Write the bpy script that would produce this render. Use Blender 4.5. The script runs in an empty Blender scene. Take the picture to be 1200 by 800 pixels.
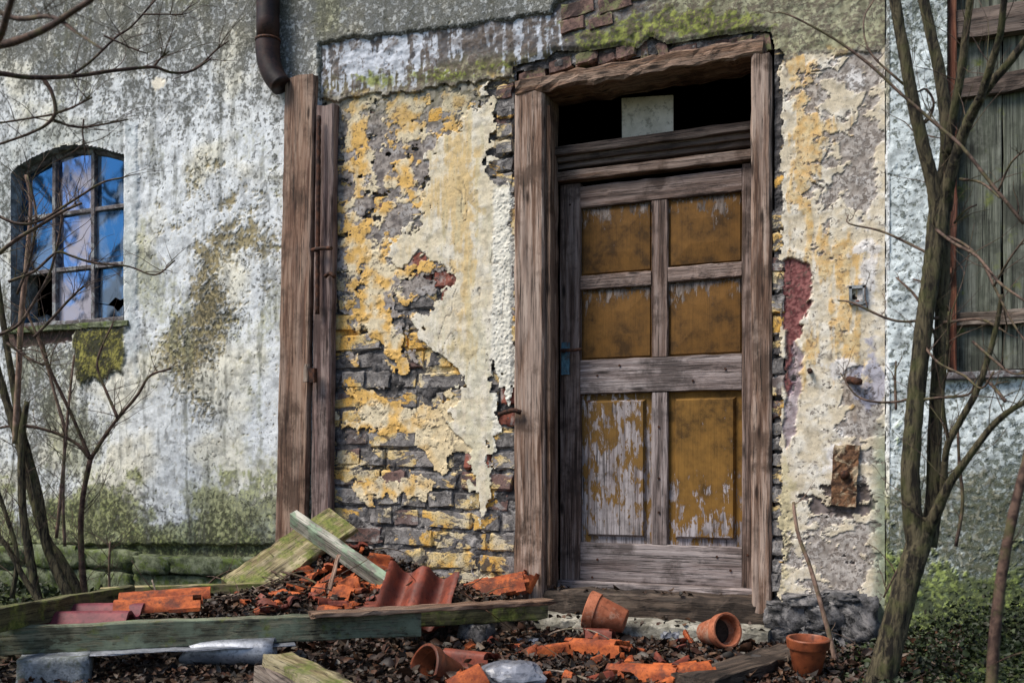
import bpy, bmesh, math, random
import numpy as np
from mathutils import Vector, Matrix, Euler

random.seed(7)
RNG = np.random.default_rng(11)

# ------------------------------------------------------------------ camera
F, TH, D, H, HY = 1167.0, math.radians(23.0), 4.57, 0.79, 545.0   # focal (px of a 1200 wide photo), yaw, distance to wall, eye height, horizon row
CS, SN = math.cos(TH), math.sin(TH)
scene = bpy.context.scene
cam_data = bpy.data.cameras.new("camera")
cam = bpy.data.objects.new("camera", cam_data)
scene.collection.objects.link(cam)
cam.location = (0, -D, H)
cam.rotation_euler = (math.radians(90), 0, TH)
cam_data.sensor_width = 36.0
cam_data.lens = 36.0 * F / 1200.0
cam_data.shift_y = (HY - 400.0) / 1200.0
cam_data.clip_start = 0.05
cam_data.clip_end = 3000.0
cam_data.dof.use_dof = True
cam_data.dof.focus_distance = 4.9
cam_data.dof.aperture_fstop = 4.0
scene.camera = cam
scene.render.resolution_x, scene.render.resolution_y = 1024, 682

# ------------------------------------------------------------------ sky, sun, exposure
SUN_EL, SUN_AZ = math.radians(54), math.radians(222)      # sun stands in front of the wall, a little to the left
world = bpy.data.worlds.new("World"); scene.world = world; world.use_nodes = True
wn = world.node_tree; wn.nodes.clear()
sky = wn.nodes.new('ShaderNodeTexSky'); sky.sky_type = 'NISHITA'; sky.sun_disc = False
sky.sun_elevation = SUN_EL; sky.sun_rotation = SUN_AZ
sky.air_density = 1.0; sky.dust_density = 1.4; sky.ozone_density = 2.0
bg = wn.nodes.new('ShaderNodeBackground'); bg.inputs['Strength'].default_value = 0.078
wo = wn.nodes.new('ShaderNodeOutputWorld')
wn.links.new(sky.outputs[0], bg.inputs['Color']); wn.links.new(bg.outputs[0], wo.inputs['Surface'])
sun_data = bpy.data.lights.new("sun", 'SUN'); sun_data.energy = 2.5; sun_data.angle = math.radians(26); sun_data.color = (1.0, 0.93, 0.82)
sun = bpy.data.objects.new("sun", sun_data); scene.collection.objects.link(sun)
sdir = Vector((math.sin(SUN_AZ) * math.cos(SUN_EL), math.cos(SUN_AZ) * math.cos(SUN_EL), math.sin(SUN_EL)))
sun.location = sdir * 20
sun.rotation_euler = sdir.to_track_quat('Z', 'Y').to_euler()
scene.view_settings.view_transform = 'Standard'; scene.view_settings.look = 'None'
scene.view_settings.gamma = 1.0; scene.view_settings.use_curve_mapping = False
scene.view_settings.exposure = 1.08

# ------------------------------------------------------------------ picture <-> place
def P(x, y, Y=0.0):
    """point of the plane at depth Y (wall face is Y = 0) seen at photo pixel x, y"""
    u = (x - 600) / F; t = (D + Y) / (CS + u * SN)
    return Vector((t * (-SN + u * CS), Y, H + t * (HY - y) / F))
def G(x, y, z=0.0):
    u = (x - 600) / F; t = (H - z) * F / (y - HY)
    return Vector((t * (-SN + u * CS), -D + t * (CS + u * SN), z))
def T(x, y, t):
    u = (x - 600) / F
    return Vector((t * (-SN + u * CS), -D + t * (CS + u * SN), H + t * (HY - y) / F))
def proj(X, Z, Y=0.0):
    vx, vy = X, Y + D
    d = -vx * SN + vy * CS
    return 600 + F * (vx * CS + vy * SN) / d, HY - F * (Z - H) / d

# ------------------------------------------------------------------ numpy noise
def _hash(ix, iy, seed):
    h = (ix.astype(np.int64) * 374761393 + iy.astype(np.int64) * 668265263 + seed * 974711 + 1013904223) & 0xFFFFFFFF
    h = ((h ^ (h >> 13)) * 1274126177) & 0xFFFFFFFF
    return ((h ^ (h >> 16)) & 0xFFFF) / 65535.0
def perlin(x, y, seed=0):
    x0 = np.floor(x); y0 = np.floor(y); fx = x - x0; fy = y - y0
    u = fx * fx * fx * (fx * (fx * 6 - 15) + 10); v = fy * fy * fy * (fy * (fy * 6 - 15) + 10)
    def g(dx, dy):
        a = _hash(x0 + dx, y0 + dy, seed) * 2 * math.pi
        return np.cos(a) * (fx - dx) + np.sin(a) * (fy - dy)
    a = g(0, 0) * (1 - u) + g(1, 0) * u
    b = g(0, 1) * (1 - u) + g(1, 1) * u
    return (a * (1 - v) + b * v) * 1.5
def fbm(x, y, o=4, seed=0, gain=0.5):
    s = np.zeros_like(x); a = 1.0; n = 0.0
    for i in range(o):
        s += a * perlin(x * 2 ** i + 17.3 * i, y * 2 ** i - 9.1 * i, seed + i); n += a; a *= gain
    return s / n * 1.4
def cellr(x, y, seed=0):
    """random value of the nearest jittered cell: angular, brittle-looking steps"""
    x0, y0 = np.floor(x), np.floor(y); best = np.full(x.shape, 9.0); val = np.zeros(x.shape)
    for dx in (-1, 0, 1):
        for dy in (-1, 0, 1):
            cx, cy = x0 + dx, y0 + dy
            d = (cx + _hash(cx, cy, seed) - x) ** 2 + (cy + _hash(cx, cy, seed + 5) - y) ** 2
            m = d < best; best = np.where(m, d, best); val = np.where(m, _hash(cx, cy, seed + 9), val)
    return val
def sst(a, b, x):
    t = np.clip((x - a) / (b - a), 0, 1); return t * t * (3 - 2 * t)
def blob(px, py, cx, cy, rx, ry): return np.exp(-((px - cx) / rx) ** 2 - ((py - cy) / ry) ** 2)
def mixc(a, b, f):
    a = np.asarray(a, float); b = np.asarray(b, float); f = np.asarray(f)[..., None]
    return a * (1 - f) + b * f
def sdpoly(px, py, poly):
    """signed distance (positive inside) to a polygon"""
    d = np.full(px.shape, 1e9); ins = np.zeros(px.shape, bool); n = len(poly)
    for i in range(n):
        ax, ay = poly[i]; bx, by = poly[(i + 1) % n]
        ex, ey = bx - ax, by - ay; wx, wy = px - ax, py - ay
        t = np.clip((wx * ex + wy * ey) / (ex * ex + ey * ey + 1e-9), 0, 1)
        d = np.minimum(d, (wx - ex * t) ** 2 + (wy - ey * t) ** 2)
        c = ((ay > py) != (by > py)) & (px < (bx - ax) * (py - ay) / ((by - ay) if by != ay else 1e-9) + ax)
        ins ^= c
    d = np.sqrt(d)
    return np.where(ins, d, -d)

# ------------------------------------------------------------------ objects
COL = scene.collection
WM = {}
def put(o, parent=None, M=None):
    COL.objects.link(o)
    M = M or Matrix.Identity(4)
    WM[o.name] = M
    if parent is not None:
        o.parent = parent
        o.matrix_basis = WM[parent.name].inverted() @ M
    else:
        o.matrix_basis = M
    return o
def tag(o, label=None, cat=None, group=None, kind=None):
    if label: o["label"] = label
    if cat: o["category"] = cat
    if group: o["group"] = group
    if kind: o["kind"] = kind
    return o
def empty(name, loc=(0, 0, 0)):
    o = bpy.data.objects.new(name, None); o.empty_display_size = 0.1
    return put(o, None, Matrix.Translation(Vector(loc)))
def mesh_obj(name, verts, faces, mat, parent=None, M=None, smooth=False, cols=None):
    me = bpy.data.meshes.new(name)
    me.from_pydata([tuple(v) for v in verts], [], [tuple(f) for f in faces]); me.update()
    if smooth: me.shade_smooth()
    if cols is not None: set_cols(me, cols)
    me.materials.append(mat)
    return put(bpy.data.objects.new(name, me), parent, M)
def set_cols(me, cols):
    a = me.color_attributes.new("Col", 'FLOAT_COLOR', 'POINT')
    c = np.ones((len(me.vertices), 4), np.float32); c[:, :np.shape(cols)[1]] = cols
    a.data.foreach_set("color", c.ravel())
def array_mesh(name, V, Fq, cols=None, smooth=True):
    """mesh from numpy arrays of vertices and equal-sized polygons"""
    me = bpy.data.meshes.new(name); n, k = Fq.shape
    me.vertices.add(len(V)); me.vertices.foreach_set("co", np.asarray(V, np.float32).ravel())
    me.loops.add(n * k); me.loops.foreach_set("vertex_index", np.asarray(Fq, np.int32).ravel())
    me.polygons.add(n); me.polygons.foreach_set("loop_start", np.arange(0, n * k, k, dtype=np.int32))
    me.update(calc_edges=True); me.validate()
    if smooth: me.shade_smooth()
    if cols is not None: set_cols(me, cols)
    return me
def wall_grid(name, X0, X1, Z0, Z1, step, fn, mat, parent):
    nx = int((X1 - X0) / step) + 1; nz = int((Z1 - Z0) / step) + 1
    X, Z = np.meshgrid(np.linspace(X0, X1, nx), np.linspace(Z0, Z1, nz))
    px, py = proj(X, Z)
    Y, col, keep = fn(X, Z, px, py)
    ids = np.arange(nx * nz).reshape(nz, nx)
    q = np.stack([ids[:-1, :-1], ids[:-1, 1:], ids[1:, 1:], ids[1:, :-1]], -1).reshape(-1, 4)
    kf = keep.ravel()[q].all(1); q = q[kf]
    used = np.zeros(nx * nz, bool); used[q.ravel()] = True
    remap = np.cumsum(used) - 1
    V = np.stack([X, Y, Z], -1).reshape(-1, 3)[used]
    me = array_mesh(name, V, remap[q], col.reshape(-1, col.shape[-1])[used])
    yv = Y.ravel()[used][remap[q]]; me.polygons.foreach_set('use_smooth', (yv.max(1) - yv.min(1)) < 0.0032)   # broken edges stay sharp
    me.materials.append(mat)
    return put(bpy.data.objects.new(name, me), parent)

def frame_from(a, b, up=(0, 0, 1)):
    """matrix with origin in the middle of a-b, x along a-b, z as near to up as possible"""
    a, b, up = Vector(a), Vector(b), Vector(up)
    x = (b - a).normalized(); z = (up - x * up.dot(x)).normalized(); y = z.cross(x)
    M = Matrix((x, y, z)).transposed().to_4x4(); M.translation = (a + b) / 2
    return M
def plank(name, a, b, w, th, up, mat, parent=None, seg=10, jit=0.0015, ch=0.004, rag=(0, 0), taper=1.0, bow=0.0, seed=None):
    """weathered board from a to b: th is its size along up, w across; worn arrises, uneven faces, ragged ends"""
    r = random.Random(repr((seed, name, round(a[0], 3), round(a[2], 3), round(b[0], 3), round(b[2], 3))))
    M = frame_from(a, b, up); L = (Vector(b) - Vector(a)).length
    y, z = w / 2, th / 2; c = min(ch, y * 0.45, z * 0.45)
    sec = [(-y + c, -z), (0, -z), (y - c, -z), (y, -z + c), (y, z - c), (y - c, z), (0, z), (-y + c, z), (-y, z - c), (-y, -z + c)]
    n = len(sec); vs = []
    for i in range(seg + 1):
        s = i / seg; k = 1 + (taper - 1) * s
        wob = (r.uniform(-jit, jit), r.uniform(-jit, jit))
        for (yy, zz) in sec:
            x = (s - 0.5) * L + (r.uniform(-.3, .3) * L / seg if 0 < i < seg else 0)
            if i == 0 and rag[0]: x += r.uniform(-.2, 1) * rag[0]
            if i == seg and rag[1]: x -= r.uniform(-.2, 1) * rag[1]
            vs.append((x, yy * k + wob[0] + r.uniform(-jit, jit), zz * k + wob[1] + r.uniform(-jit, jit) + bow * (1 - (2 * s - 1) ** 2)))
    fs = []
    for i in range(seg):
        for j in range(n):
            fs.append((i * n + j, i * n + (j + 1) % n, (i + 1) * n + (j + 1) % n, (i + 1) * n + j))
    fs.append(tuple(range(n))[::-1]); fs.append(tuple(seg * n + j for j in range(n)))
    fs = [f[::-1] for f in fs]
    return fixn(mesh_obj(name, vs, fs, mat, parent, M))
def fixn(o):
    bm = bmesh.new(); bm.from_mesh(o.data); bmesh.ops.recalc_face_normals(bm, faces=bm.faces); bm.to_mesh(o.data); bm.free()
    return o
def catmull(pts, k=6):
    P_ = [np.array(p, float) for p in pts]
    P_ = [2 * P_[0] - P_[1]] + P_ + [2 * P_[-1] - P_[-2]]
    out = []
    for i in range(1, len(P_) - 2):
        for s in range(k):
            t = s / k
            out.append(0.5 * ((2 * P_[i]) + (-P_[i - 1] + P_[i + 1]) * t + (2 * P_[i - 1] - 5 * P_[i] + 4 * P_[i + 1] - P_[i + 2]) * t * t
                       + (-P_[i - 1] + 3 * P_[i] - 3 * P_[i + 1] + P_[i + 2]) * t ** 3))
    out.append(P_[-2]); return out
class MB:
    """collects tubes, lathes and sheets into one mesh"""
    def __init__(s): s.v = []; s.f = []; s.c = []
    def add(s, vs, fs, col=None):
        b = len(s.v); s.v += [tuple(v) for v in vs]; s.f += [tuple(b + i for i in f) for f in fs]
        s.c += [col or (0.5, 0.5, 0.5)] * len(vs)
    def tube(s, pts4, sides=6, k=4, wob=0.0, col=None, rnd=random, ridge=0.0):
        """pts4: (x, y, z, radius)"""
        ps = catmull(pts4, k) if k > 1 else [np.array(p, float) for p in pts4]
        vs, fs = [], []; n = len(ps); prev = None
        for i, p in enumerate(ps):
            a = Vector(ps[max(0, i - 1)][:3]); b = Vector(ps[min(n - 1, i + 1)][:3]); d = (b - a)
            d = d.normalized() if d.length > 1e-7 else Vector((0, 0, 1))
            if prev is None:
                ref = Vector((0, 0, 1)) if abs(d.z) < 0.9 else Vector((1, 0, 0)); u = d.cross(ref).normalized()
            else:
                u = (prev - d * prev.dot(d)).normalized()
            prev = u; w = d.cross(u)
            for j in range(sides):
                an = 2 * math.pi * j / sides; r = max(p[3], 0.0004) * (1 + rnd.uniform(-wob, wob) + (ridge * (math.sin(an * 5 + i * 0.13 + 1.5 * math.sin(i * .31)) * .6 + math.sin(an * 9 - i * 0.21) * .4) if ridge else 0))
                vs.append(Vector(p[:3]) + u * (math.cos(an) * r) + w * (math.sin(an) * r))
        for i in range(n - 1):
            for j in range(sides):
                fs.append((i * sides + j, i * sides + (j + 1) % sides, (i + 1) * sides + (j + 1) % sides, (i + 1) * sides + j))
        fs.append(tuple(range(sides))[::-1]); fs.append(tuple((n - 1) * sides + j for j in range(sides)))
        s.add(vs, fs, col)
    def box(s, c, d, M=None):
        vs = [Vector((c[0] + sx * d[0] / 2, c[1] + sy * d[1] / 2, c[2] + sz * d[2] / 2)) for sx in (-1, 1) for sy in (-1, 1) for sz in (-1, 1)]
        if M: vs = [M @ v for v in vs]
        s.add(vs, [(0, 1, 3, 2), (4, 6, 7, 5), (0, 4, 5, 1), (2, 3, 7, 6), (0, 2, 6, 4), (1, 5, 7, 3)])
    def build(s, name, mat, parent=None, M=None, smooth=True, cols=False):
        """vertices are world coordinates unless M is given"""
        vs = s.v
        if M is None and vs:
            a = np.array(vs); c = (a.min(0) + a.max(0)) / 2; c[2] = a[:, 2].min()
            M = Matrix.Translation(Vector(c)); vs = (a - c).tolist()
        return mesh_obj(name, vs, s.f, mat, parent, M, smooth, np.array(s.c) if cols else None)
# ------------------------------------------------------------------ materials
class NT:
    def __init__(s, name):
        s.m = bpy.data.materials.new(name); s.m.use_nodes = True; s.t = s.m.node_tree; s.t.nodes.clear()
        s.out = s.t.nodes.new('ShaderNodeOutputMaterial')
        s.b = s.n('ShaderNodeBsdfPrincipled', {'Roughness': 0.85, 'Specular IOR Level': 0.3})
        s.t.links.new(s.b.outputs[0], s.out.inputs['Surface'])
    def n(s, typ, ins=None, **pr):
        nd = s.t.nodes.new(typ)
        for k, v in pr.items(): setattr(nd, k, v)
        for k, v in (ins or {}).items(): s.set(nd.inputs[k], v)
        return nd
    def set(s, sock, v):
        if isinstance(v, bpy.types.NodeSocket): s.t.links.new(v, sock)
        elif isinstance(v, bpy.types.Node): s.t.links.new(v.outputs[0], sock)
        else:
            if isinstance(v, tuple) and len(v) == 3 and sock.type == 'RGBA': v = v + (1,)
            sock.default_value = v
    def noise(s, vec, scale, detail=6, rough=0.6, dist=0.0):
        return s.n('ShaderNodeTexNoise', {'Vector': vec, 'Scale': scale, 'Detail': detail, 'Roughness': rough, 'Distortion': dist}).outputs['Fac']
    def ramp(s, fac, stops):
        r = s.n('ShaderNodeValToRGB', {'Fac': fac}); e = r.color_ramp.elements
        while len(e) < len(stops): e.new(0.5)
        for el, (p, c) in zip(e, stops):
            el.position = p; el.color = (c, c, c, 1) if isinstance(c, (int, float)) else tuple(c) + (1,)
        return r.outputs[0]
    def mix(s, f, a, b, mode='MIX'):
        m = s.n('ShaderNodeMix', data_type='RGBA', blend_type=mode)
        s.set(m.inputs[0], f); s.set(m.inputs[6], a); s.set(m.inputs[7], b)
        return m.outputs[2]
    def math(s, op, a, b=0.0, clamp=False):
        m = s.n('ShaderNodeMath', operation=op, use_clamp=clamp); s.set(m.inputs[0], a); s.set(m.inputs[1], b); return m.outputs[0]
    def map(s, vec, scale=(1, 1, 1), loc=(0, 0, 0)):
        return s.n('ShaderNodeMapping', {'Vector': vec, 'Scale': scale, 'Location': loc}).outputs[0]
    def obj(s, rnd=True):
        c = s.n('ShaderNodeTexCoord').outputs['Object']
        if not rnd: return c
        r = s.n('ShaderNodeObjectInfo').outputs['Random']
        v = s.n('ShaderNodeVectorMath', {0: c}, operation='ADD')
        k = s.math('MULTIPLY', r, 37.0); cb = s.n('ShaderNodeCombineXYZ', {0: k, 1: k, 2: k})
        s.t.links.new(cb.outputs[0], v.inputs[1]); return v.outputs[0]
    def pos(s): return s.n('ShaderNodeNewGeometry').outputs['Position']
    def bump(s, h, strength=0.5, dist=0.005):
        b = s.n('ShaderNodeBump', {'Height': h, 'Strength': strength, 'Distance': dist}); s.set(s.b.inputs['Normal'], b.outputs[0])
    def col(s, c): s.set(s.b.inputs['Base Color'], c)

def m_vcol(name, bump=0.6, dist=0.006, spk=42, dark=(0.07, 0.068, 0.06), var=0.35, rough=0.92, soft=0.02):
    """albedo from the mesh's own colour layer; its alpha says how much of the surface is pitted and dirty"""
    N = NT(name); at = N.n('ShaderNodeAttribute', attribute_name='Col'); a = at.outputs['Color']; p = N.pos()
    n1 = N.noise(p, spk, 9, 0.66, 0.25); n2 = N.noise(p, spk * 5, 4, 0.7); n3 = N.noise(p, spk * 0.35, 5, 0.6)
    v = N.ramp(n3, [(0.38, 1 - var), (0.5, 1.0), (0.62, 1 + var * 0.25)])
    c = N.mix(1.0, a, v, 'MULTIPLY')
    m = N.math('ADD', n1, N.math('MULTIPLY', N.math('SUBTRACT', at.outputs['Alpha'], 0.5), 0.62))
    k = N.ramp(m, [(0.5 - soft, 0.0), (0.5 + soft, 1.0)])
    d = N.mix(N.ramp(n2, [(0.42, 0.0), (0.6, 0.45)]), dark, a)
    c = N.mix(N.math('MULTIPLY', k, 0.9), c, d)
    c = N.mix(N.ramp(n2, [(0.37, 0.6), (0.44, 0.0)]), c, dark)
    N.col(c)
    N.bump(N.math('SUBTRACT', N.math('MULTIPLY', n2, 0.5), N.math('MULTIPLY', k, 0.6)), bump, dist)
    N.b.inputs['Roughness'].default_value = rough
    return N.m

def m_wood(name, dark, mid, light, paint=None, pcov=0.5, moss=0.0, bump=0.55, knots=True, pgrad=0.0, pal=1.0):
    """weathered board, grain along local x"""
    N = NT(name); o = N.obj()
    g1 = N.noise(N.map(o, (0.9, 17, 17)), 2.2, 9, 0.68, 0.3)
    g2 = N.noise(N.map(o, (1.8, 120, 120)), 1.6, 6, 0.7, 0.15)
    st = N.noise(o, 5.0, 6, 0.65)
    c = N.ramp(g1, [(0.39, dark), (0.49, mid), (0.6, light)])
    lo = N.noise(N.map(o, (0.7, 7, 7)), 1.7, 5, 0.6, 0.3)
    c = N.mix(N.ramp(lo, [(0.46, 0.0), (0.6, 0.45)]), c, tuple(0.75 * x + 0.25 * y for x, y in zip(light, (max(light),) * 3)))
    c = N.mix(N.ramp(st, [(0.38, 0.85), (0.5, 0.0)]), c, tuple(x * 0.38 for x in mid))
    crack = N.ramp(g2, [(0.39, 0.12), (0.47, 1.0)])
    h = N.math('ADD', g2, N.math('MULTIPLY', g1, 0.8))
    if paint:
        pn = N.noise(N.map(o, (6, 22, 22)), 2.0, 9, 0.72, 0.3)
        pn2 = N.noise(o, 9.0, 5, 0.6)
        m = N.math('ADD', N.math('MULTIPLY', pn, 0.6), N.math('MULTIPLY', pn2, 0.4))
        if pgrad:
            gx = N.n('ShaderNodeSeparateXYZ', {0: N.n('ShaderNodeTexCoord').outputs['Object']}).outputs[0]
            m = N.math('ADD', m, N.math('MULTIPLY', gx, pgrad))
        t = 1 - pcov
        pm = N.ramp(m, [(0.5 + (t - 0.5) * 0.55 - 0.015, 0.0), (0.5 + (t - 0.5) * 0.55 + 0.015, 1.0)])
        pv = N.ramp(N.noise(o, 9, 8, 0.7), [(0.38, tuple(x * 0.38 for x in paint)), (0.48, tuple(x * 0.8 for x in paint)), (0.62, tuple(x * 1.15 for x in paint))])
        c = N.mix(pm, c, pv)
        crack = N.mix(N.math('MULTIPLY', pm, 0.75), crack, (1, 1, 1))
        h = N.math('ADD', h, N.math('MULTIPLY', pm, 0.5))
    c = N.mix(1.0, c, crack, 'MULTIPLY')
    if knots:
        vo = N.n('ShaderNodeTexVoronoi', {'Vector': N.map(o, (2.2, 9, 9)), 'Scale': 1.6, 'Randomness': 1.0})
        k = N.ramp(vo.outputs['Distance'], [(0.07, 0.95), (0.17, 0.0)])
        c = N.mix(k, c, tuple(x * 0.3 for x in dark))
    if moss:
        mn = N.noise(N.pos(), 11, 8, 0.7)
        c = N.mix(N.ramp(mn, [(0.62 - moss * 0.35, 0.0), (0.74 - moss * 0.35, 0.9)]), c, N.ramp(N.noise(o, 60, 3), [(0.3, (0.05, 0.075, 0.012)), (0.7, (0.2, 0.22, 0.05))]))
    N.col(c); N.bump(h, bump, 0.006); N.b.inputs['Roughness'].default_value = 0.82
    return N.m

def m_bark(name, dark, light, s=(30, 30, 7), bump=1.0, dist=0.012):
    N = NT(name); p = N.pos()
    a = N.noise(N.map(p, s), 1.6, 7, 0.7, 0.6); b = N.noise(p, 14, 5, 0.6)
    c = N.ramp(a, [(0.43, dark), (0.58, light)])
    c = N.mix(N.ramp(b, [(0.5, 0.0), (0.62, 0.5)]), c, (0.085, 0.09, 0.03))
    N.col(c); N.bump(a, bump, dist); return N.m

def m_simple(name, c1, c2, scale=12, rough=0.8, bump=0.3, metal=0.0, spec=0.3, c3=None):
    N = NT(name); o = N.obj()
    a = N.noise(o, scale, 8, 0.68); b = N.noise(o, scale * 6, 4, 0.7)
    c = N.ramp(a, [(0.41, c1), (0.59, c2)])
    if c3: c = N.mix(N.ramp(N.noise(o, scale * 0.6, 7, 0.75, 0.5), [(0.51, 0.0), (0.6, 0.85)]), c, c3)
    c = N.mix(N.ramp(b, [(0.36, 0.6), (0.46, 0.0)]), c, tuple(x * 0.35 for x in c1))
    N.col(c); N.bump(N.math('ADD', a, b), bump, 0.004)
    N.b.inputs['Roughness'].default_value = rough; N.b.inputs['Metallic'].default_value = metal; N.b.inputs['Specular IOR Level'].default_value = spec
    return N.m

def m_brick(name, dark, light, pthr, mortar=False):
    """brick or mortar with what is left of two limewashes; world-space so that washes run across joints"""
    N = NT(name); p = N.pos(); o = N.obj()
    a = N.noise(o, 9, 8, 0.7); f = N.noise(p, 120, 5, 0.75)
    c = N.ramp(a, [(0.4, dark), (0.6, light)])
    r = N.n('ShaderNodeObjectInfo').outputs['Random']
    if not mortar:
        c = N.mix(N.ramp(r, [(0.72, 0.0), (0.9, 0.75)]), c, (0.16, 0.075, 0.06))
    q = N.noise(N.map(p, (3.6, 3.6, 6.5)), 1.0, 12, 0.66, 0.6); big = N.noise(p, 1.7, 2, 0.5)
    m = N.math('ADD', q, N.math('MULTIPLY', N.math('SUBTRACT', big, 0.5), 0.35))
    grey = N.ramp(N.noise(N.map(p, (9, 9, 14), (3, 0, 5)), 1.0, 9, 0.7), [(0.54, 0.0), (0.6, 0.9)])
    c = N.mix(grey, c, (0.34, 0.32, 0.31))
    pm = N.ramp(m, [(pthr, 0.0), (pthr + 0.02, 1.0)])
    pc = N.ramp(N.noise(p, 6, 6, 0.6), [(0.40, (0.58, 0.50, 0.36)), (0.5, (0.63, 0.47, 0.22)), (0.6, (0.64, 0.37, 0.09))])
    c = N.mix(pm, c, pc)
    c = N.mix(N.ramp(f, [(0.38, 0.8), (0.46, 0.0)]), c, (0.03, 0.028, 0.028))
    dk = N.noise(N.map(p, (10, 10, 16), (7, 1, 2)), 1.0, 9, 0.72, 0.5)
    c = N.mix(N.ramp(dk, [(0.40, 0.9), (0.45, 0.0)]), c, (0.05, 0.046, 0.048))
    N.col(c)
    N.bump(N.math('ADD', N.math('ADD', a, N.math('MULTIPLY', f, 0.8)), N.math('MULTIPLY', pm, 0.35)), 0.8, 0.008)
    N.b.inputs['Roughness'].default_value = 0.92
    return N.m

def m_glass(name, tint, dust, damt, thr=0.55):
    """old window glass: mirror-like from outside, partly covered with dust or old whitewash"""
    N = NT(name); p = N.pos(); o = N.obj()
    N.b.inputs['Base Color'].default_value = tint + (1,)  # tint deepens the mirrored sky: its blue is put into the pane colour
    N.b.inputs['Metallic'].default_value = 1.0
    N.b.inputs['Roughness'].default_value = 0.04
    w = N.noise(o, 3.5, 2, 0.4); N.bump(w, 0.10, 0.02)
    d = N.n('ShaderNodeBsdfPrincipled', {'Base Color': dust, 'Roughness': 0.6})
    s = N.noise(N.map(o, (4, 4, 2.2)), 1.3, 7, 0.62, 0.8)
    fac = N.math('MULTIPLY', N.ramp(s, [(thr - 0.06, 0.06), (thr + 0.06, 1.0)]), damt)
    mx = N.n('ShaderNodeMixShader', {0: fac, 1: N.b.outputs[0], 2: d.outputs[0]})
    N.t.links.new(mx.outputs[0], N.out.inputs['Surface'])
    return N.m

MT = {}
MT['render'] = m_vcol('roughcast', 0.8, 0.0045, 46, (0.04, 0.04, 0.026), 0.35)
MT['render_moss'] = m_vcol('mossy_roughcast', 0.8, 0.0045, 44, (0.045, 0.055, 0.03), 0.4)
MT['coat'] = m_vcol('old_plaster', 0.7, 0.004, 60, (0.11, 0.085, 0.07), 0.25)
MT['mortar'] = m_brick('mortar', (0.03, 0.028, 0.029), (0.15, 0.14, 0.142), 0.57, True)
MT['brick'] = m_brick('grey_brick', (0.09, 0.083, 0.082), (0.29, 0.268, 0.258), 0.505)
MT['redbrick'] = m_simple('red_brick', (0.12, 0.035, 0.025), (0.3, 0.1, 0.07), 14, 0.9, 0.6, c3=(0.33, 0.27, 0.25))
MT['darkbrick'] = m_simple('sooty_brick', (0.05, 0.032, 0.03), (0.2, 0.12, 0.1), 14, 0.9, 0.7, c3=(0.15, 0.16, 0.07))
MT['stone'] = m_simple('plinth_stone', (0.035, 0.045, 0.02), (0.17, 0.19, 0.12), 15, 0.92, 1.0, c3=(0.09, 0.125, 0.022))
MT['blackstone'] = m_simple('sooty_stone', (0.012, 0.012, 0.013), (0.13, 0.125, 0.13), 14, 0.9, 1.0, c3=(0.25, 0.235, 0.23))
MT['palestone'] = m_simple('step_stone', (0.16, 0.15, 0.12), (0.36, 0.34, 0.29), 13, 0.9, 0.7, c3=(0.08, 0.075, 0.06))
MT['frame'] = m_wood('frame_wood', (0.075, 0.038, 0.024), (0.21, 0.128, 0.09), (0.40, 0.30, 0.245))
MT['rotten'] = m_wood('rotten_wood', (0.04, 0.02, 0.012), (0.16, 0.085, 0.05), (0.3, 0.2, 0.14), bump=0.9)
MT['door'] = m_wood('door_wood', (0.055, 0.033, 0.026), (0.155, 0.102, 0.082), (0.28, 0.21, 0.185), bump=0.8)
MT['doorgrey'] = m_wood('door_wood_bleached', (0.085, 0.064, 0.06), (0.215, 0.17, 0.162), (0.34, 0.29, 0.285), bump=0.8)
MT['transom'] = m_wood('transom_wood', (0.03, 0.022, 0.018), (0.09, 0.062, 0.05), (0.17, 0.13, 0.11))
MT['panel'] = m_wood('ochre_panel', (0.07, 0.055, 0.045), (0.17, 0.13, 0.11), (0.26, 0.22, 0.2), paint=(0.135, 0.064, 0.013), pcov=0.73, pgrad=-0.8, bump=0.3, knots=False)
MT['panel_worn'] = m_wood('ochre_panel_flaked', (0.14, 0.11, 0.11), (0.29, 0.25, 0.25), (0.4, 0.36, 0.37), paint=(0.16, 0.086, 0.02), pcov=0.47, pgrad=0.1, bump=0.4, knots=False)
MT['panel_low'] = m_wood('ochre_panel_low', (0.14, 0.11, 0.11), (0.3, 0.26, 0.27), (0.42, 0.38, 0.4), paint=(0.185, 0.095, 0.019), pcov=0.64, pgrad=0.3, bump=0.4, knots=False)
MT['board'] = m_wood('brown_board', (0.09, 0.042, 0.027), (0.205, 0.118, 0.08), (0.31, 0.21, 0.155), bump=0.4)
MT['board2'] = m_wood('purplish_board', (0.07, 0.04, 0.035), (0.16, 0.10, 0.09), (0.27, 0.2, 0.18), bump=0.5)
MT['greenbeam'] = m_wood('green_painted_beam', (0.05, 0.055, 0.035), (0.12, 0.12, 0.075), (0.22, 0.21, 0.14), paint=(0.15, 0.175, 0.12), pcov=0.5, moss=0.15)
MT['mossplank'] = m_wood('mossy_plank', (0.09, 0.065, 0.03), (0.25, 0.2, 0.1), (0.4, 0.34, 0.19), moss=0.42, bump=0.3)
MT['darkmoss'] = m_wood('dark_mossy_plank', (0.03, 0.03, 0.014), (0.08, 0.075, 0.035), (0.14, 0.13, 0.06), moss=0.35)
MT['batten'] = m_wood('pale_batten', (0.16, 0.15, 0.12), (0.36, 0.35, 0.29), (0.52, 0.5, 0.43), paint=(0.24, 0.31, 0.22), pcov=0.45)
MT['greyplank'] = m_wood('grey_plank', (0.07, 0.05, 0.04), (0.19, 0.14, 0.11), (0.32, 0.26, 0.21))
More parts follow.
